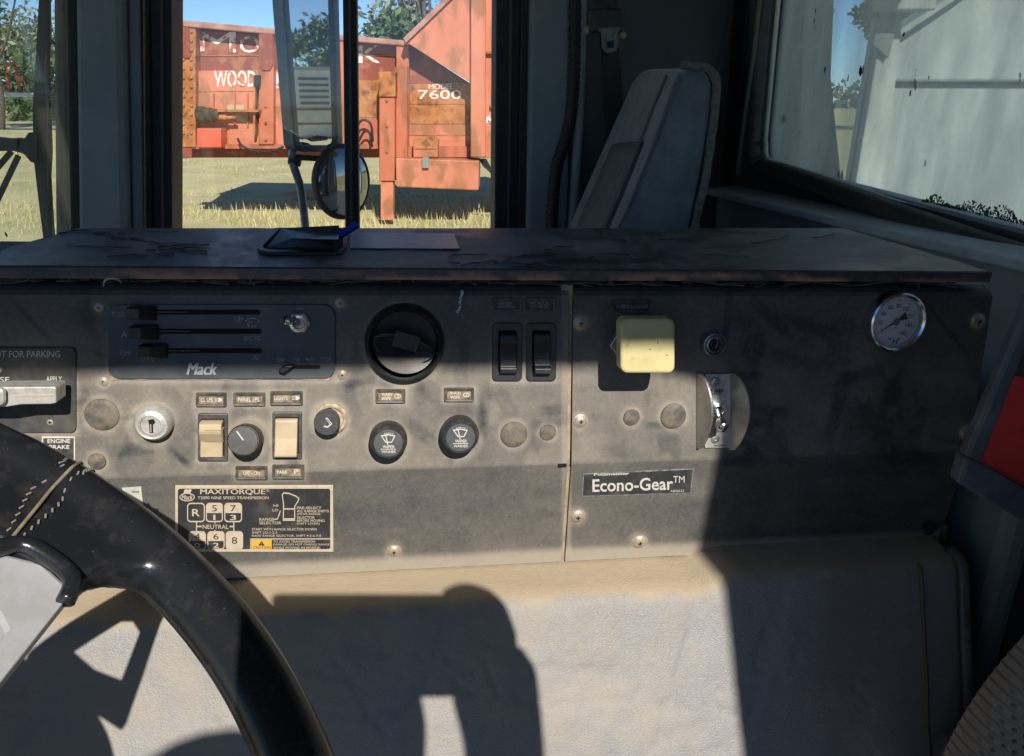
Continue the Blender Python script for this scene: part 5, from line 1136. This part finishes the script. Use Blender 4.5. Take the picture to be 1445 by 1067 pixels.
# ------------------------------------------------------------------ steering wheel
def steering_wheel():
    C = A3(-.303, .116, -.211); t, a = .54, -.121; R_, r = .284, .0186
    wn = A3(math.sin(t) * math.cos(a), math.sin(t) * math.sin(a), math.cos(t)); w1 = np.cross(wn, UP); w1 /= np.linalg.norm(w1); w2 = np.cross(wn, w1)
    W = lambda x, y, z=0.: C + w1 * x + w2 * y + wn * z
    e = empty('steering_wheel', C - wn * .12, 'large black steering wheel with stitched rim wrap and grey spokes', 'steering wheel')
    n, m = 160, 20; V = []
    for i in range(n):
        q = 2 * math.pi * i / n
        for k in range(m): b = 2 * math.pi * k / m; V.append(W((R_ + r * math.cos(b)) * math.cos(q), (R_ + r * math.cos(b)) * math.sin(q), r * math.sin(b)))
    Fc = [(i * m + k, ((i + 1) % n) * m + k, ((i + 1) % n) * m + (k + 1) % m, i * m + (k + 1) % m) for i in range(n) for k in range(m)]
    parts = [(V, Fc)]
    def slab(poly, z0, z1): n_ = len(poly); v = [W(x, y, z1) for x, y in poly] + [W(x, y, z0) for x, y in poly]; return v, [tuple(range(n_)), tuple(reversed(range(n_, 2 * n_)))] + [(i, n_ + i, n_ + (i + 1) % n_, (i + 1) % n_) for i in range(n_)]
    for sg in (1, -1):
        parts.append(slab([(-.279 * sg, -.066), (-.256 * sg, -.040), (-.236 * sg, -.014), (-.224 * sg, .010), (-.226 * sg, .055), (-.244 * sg, .062), (-.258 * sg, .082), (-.264 * sg, .108)], -.011, .011))
    v, f = join(parts)
    rim = mk('rim', v, f, M_gloss, e, smooth=True)
    rm = rim.modifiers.new('remesh', 'REMESH'); rm.mode = 'VOXEL'; rm.voxel_size = .003; rm.use_smooth_shade = True
    sm = rim.modifiers.new('smooth', 'SMOOTH'); sm.factor = .5; sm.iterations = 14
    grey = mat('spoke_grey', (.42, .43, .45), .45, (.36, .36, .37), 40)
    for sg in (1, -1):
        hole = [(-.123 * sg, .012), (-.184 * sg, .034), (-.190 * sg, .042), (-.184 * sg, .051), (-.120 * sg, .058), (-.116 * sg, .035)]
        out = [(-.100 * sg, -.016), (-.222 * sg, .020), (-.228 * sg, .036), (-.222 * sg, .058), (-.08 * sg, .078), (-.085 * sg, .03)]
        n_ = 6; Vv = [W(x, y, .006) for x, y in out] + [W(x, y, .006) for x, y in hole] + [W(x, y, -.004) for x, y in out] + [W(x, y, -.004) for x, y in hole]; Fq = []
        for i in range(n_):
            j = (i + 1) % n_; Fq += [(i, j, n_ + j, n_ + i), (12 + i, 12 + n_ + i, 12 + n_ + j, 12 + j), (i, 12 + i, 12 + j, j), (n_ + i, n_ + j, 18 + j, 18 + i)]
        sp = mk('spoke', Vv, Fq, grey, e, bevel=.002)
        lip = smoothpath([W(-.214 * sg, .014, .009), W(-.227 * sg, .022, .0105), W(-.2285 * sg, .036, .011), W(-.224 * sg, .054, .0105), W(-.212 * sg, .060, .008)], 5); tube('lip', lip, .0046, M_gloss, sp, 10)
    lathe('hub', C - wn * .02, wn, w1, [(.05, -.05), (.085, -.03), (.097, .0), (.095, .022), (.08, .032), (0, .036)], M_black, e, 48)
    lathe('column', C - wn * .07, wn, w1, [(.045, -.7), (.042, 0), (.035, .03)], M_cabdark, e, 24)
    # wrap seam across the rim and its stitches
    def over(y, b, lift=.0008): # point on the rim tube: y in the wheel plane, b round the tube
        rr_ = R_ + (r + lift) * math.cos(b); x = -math.sqrt(max(rr_ ** 2 - y ** 2, 0)); return W(x, y, (r + lift) * math.sin(b))
    sm_ = [over(.006 + .006 * k / 14., math.radians(-10 + 14 * k)) for k in range(14)]; sm_ += [W(-.262 + .012 * k, .013 + .001 * k, .0118) for k in range(0, 4)]
    sm_ = [over(.004 + .004 * k / 9., math.radians(-14 + 14 * k), -.0003) for k in range(9)] + [W(-.268 + .011 * k, .0085 + .0024 * k, .0134 - .0004 * k) for k in range(5)]
    tube('seam', smoothpath(sm_, 3), .0011, mat('dusty_seam', (.26, .21, .14), .9, (.16, .13, .09), 200), rim, 6)
    path = smoothpath(sm_, 6)
    for sg in (-1, 1):
        for k in range(2, len(path) - 4, 3):
            tan_ = path[k + 1] - path[k - 1]; tan_ /= np.linalg.norm(tan_); out = path[k] - W(-.262, .01, -.004); out /= np.linalg.norm(out); sd = np.cross(tan_, out)
            c = path[k] + sd * sg * .0080 - out * .0004; mk('stitch', *tube_vf([c - tan_ * .0012 - sd * sg * .0006, c + tan_ * .0012 + sd * sg * .0006], .00055, 5), mat('stitch_grey', (.24, .22, .19), .9), rim)
steering_wheel()
# ------------------------------------------------------------------ driver seat corner and the red board
def driver_seat():
    e = empty('driver_seat', A3(.42, .25, -.75), 'woven tan and grey driver seat back at the lower right corner', 'seat')
    cen = A3(.545, .385, -.66); ax = A3(.46, .74, -.49)
    # a cushion with rounded edge; its surface carries the waffle weave
    nu, nv = 420, 330; V = []; dv_ = []
    S = Plane(A3(0, .36, 0), A3(1, 0, 0), UP)
    p0, p1, p2 = S.hit(1395, 1112), S.hit(1461, 1019), S.hit(1535, 932)
    d = (p2 - p0); L_ = np.linalg.norm(d); d /= L_; nrm = np.cross(d, A3(0, 1, 0)); nrm /= np.linalg.norm(nrm)
    if nrm[2] > 0: nrm = -nrm                                           # away from the edge, into the cushion (down right)
    for i in range(nu):
        s = -.10 + (L_ + .25) * i / (nu - 1); bow = -.016 * (1 - ((s - L_ / 2) / (L_ * .9)) ** 2)
        for j in range(nv):
            q = j / (nv - 1) * 2.3; 
            if q < .62: a = q / .62 * math.pi / 2; off, dep = .030 * (1 - math.cos(a)), .03 * math.sin(a)
            else: off, dep = .030 + (q - .62) * .11, .03 + .012 * math.sin((q - .62) * .9)
            sw = math.sin(s * 2 * math.pi / .0066); rowk = int(math.floor(s / .0066)); hole_ = max(0, math.sin(off * 2 * math.pi / .0054 + (math.pi if rowk % 2 else 0))) * max(0, sw)
            fade = min(1, q / .5); wv = -.0022 * hole_ * fade - .0008 * max(0, -sw) * (1 - fade); dv_.append(min(1, hole_ * 1.3) * fade + (1 - fade) * .8 * max(0, -sw) ** 2)  # map gives weave holes and edge grooves a darker colour
            V.append(p0 + d * s + nrm * (off + bow) - A3(0, 1, 0) * (dep + wv) + A3(0, .03, 0))
    Fc = [(i * nv + j, i * nv + j + 1, (i + 1) * nv + j + 1, (i + 1) * nv + j) for i in range(nu - 1) for j in range(nv - 1)]
    mk('cushion', V, Fc, dust_mat('woven_cloth', (.24, .205, .165), (.035, .03, .036), .95, .95, 500, .3, spec=.1, grain=.3), e, smooth=True, attr=dv_)
    box('cushion_core', (.36, .40, -.95), (.75, .52, -.50), M_cabdark, e, .02)
driver_seat()
def red_board():
    S = Plane(A3(0, .50, 0), A3(1, 0, 0), UP)
    e = empty('red_board', S.hit(1430, 690), 'red panel in a worn dark frame leaning at the right edge', 'panel')
    rd = mat('deep_red_vinyl', (.66, .035, .025), .6, (.56, .03, .022), 60, bump=.1)
    fm = mat('worn_frame', (.075, .085, .10), .55, (.15, .155, .165), 30, .45, .75, bump=.2)
    prism('face', [(1470, 405), (1640, 405), (1640, 780), (1470, 715), (1380, 655)], S, .004, -.006, rd, e)
    prism('frame_side', [(1462, 405), (1488, 395), (1386, 655), (1362, 646)], S, .008, -.003, fm, e, bevel=.003)
    prism('frame_bottom', [(1364, 645), (1383, 653), (1470, 702), (1640, 770), (1640, 815), (1470, 752), (1352, 683)], S, .010, -.004, fm, e, bevel=.003)
    prism('black_label', [(1447, 484), (1560, 500), (1560, 560), (1431, 530)], S, .0052, .0042, M_inkd, e)
red_board()
# ------------------------------------------------------------------ the person taking the picture, on the step, and the phone
def person():
    m = mat('dark_shirt', (.06, .08, .12), .85, (.05, .06, .09), 40); sk = mat('skin', (.50, .30, .21), .55, (.44, .25, .17), 30)
    e = empty('person', A3(.08, -.62, -CAMZ), 'person in dark shirt standing at the open cab door, holding a phone', 'person')
    def skinned(name, pts, edges, rad, mm, sub=2):
        me = bpy.data.meshes.new(name); me.from_pydata([tuple(A3(*p) + A3(0, 0, CAMZ)) for p in pts], edges, []); me.materials.append(mm)
        o = bpy.data.objects.new(name, me); COL.objects.link(o); o.parent = e; o.location = -e.location
        s = o.modifiers.new('skin', 'SKIN'); s.use_smooth_shade = True
        for i, r_ in enumerate(rad): me.skin_vertices[0].data[i].radius = (r_, r_)
        me.skin_vertices[0].data[0].use_root = True
        sb = o.modifiers.new('sub', 'SUBSURF'); sb.levels = sub; sb.render_levels = sub
        return o
    P_ = [(.08, -.62, -.78), (.07, -.60, -.55), (.06, -.57, -.32), (.05, -.53, -.20), (.04, -.47, -.08), (.03, -.43, .04), (.02, -.42, .12),
          (-.12, -.53, -.24), (.07, -.33, -.11), (.075, -.16, -.03), (.045, -.06, -.040),
          (.22, -.53, -.24), (.215, -.33, -.10), (.182, -.15, -.018), (.148, -.05, -.002),
          (-.02, -.62, -.86), (-.03, -.58, -1.3), (-.03, -.62, -1.75), (-.03, -.53, -1.80), (.18, -.62, -.86), (.19, -.58, -1.3), (.19, -.62, -1.75), (.19, -.53, -1.80)]
    E_ = [(0, 1), (1, 2), (2, 3), (3, 4), (4, 5), (5, 6), (3, 7), (7, 8), (8, 9), (9, 10), (3, 11), (11, 12), (12, 13), (13, 14), (0, 15), (15, 16), (16, 17), (17, 18), (0, 19), (19, 20), (20, 21), (21, 22)]
    R_ = [.14, .13, .15, .12, .055, .085, .07, .065, .05, .042, .050, .065, .048, .036, .043, .09, .065, .045, .035, .09, .065, .045, .035]
    skinned('body', P_, E_, R_, m)
    def hand(w, s):
        w = np.array(w); pts = [tuple(w), tuple(w + A3(.0, .018, .02))]; ed = [(0, 1)]; rad = [.036, .038]
        tips = [((.014 * s, .016, .052), (-.006 * s, .012, .064), (-.026 * s, .004, .060)), ((.016 * s, .020, .036), (-.002 * s, .022, .047), (-.024 * s, .012, .046)), ((.016 * s, .024, .022), (.0, .030, .030), (-.022 * s, .020, .030)), ((.014 * s, .026, .006), (.0, .032, .012), (-.018 * s, .024, .014)), ((-.012 * s, -.004, .012), (-.028 * s, -.008, .022), (-.040 * s, -.008, .034))]
        for f3 in tips:
            pv = 1
            for q in f3: pts.append(tuple(w + A3(*q))); ed.append((pv, len(pts) - 1)); rad.append(.009); pv = len(pts) - 1
        skinned('hand', pts, ed, rad, sk, 1)
    hand((.016, -.045, -.045), -1); hand((.134, -.036, -.020), 1)
    lathe('hair', A3(.022, -.45, .10), A3(0, -.3, 1), A3(1, 0, 0), [(.088, -.02), (.096, .02), (.085, .06), (.05, .085), (0, .095)], mat('hair_brown', (.05, .035, .025), .7), e, 24)
    cf = A3(0, CP, -SP); cu = A3(0, SP, CP)
    v, f = box_vf(A3(-.046, -.016, -.066), A3(.118, -.008, .022), (A3(1, 0, 0), cf, cu), A3(0, 0, 0))
    ph = mk('phone', v, f, mat('phone_body', (.03, .03, .035), .3), None, bevel=.004); tag(ph, 'dark phone held up in both hands at the open door', 'phone')
person()
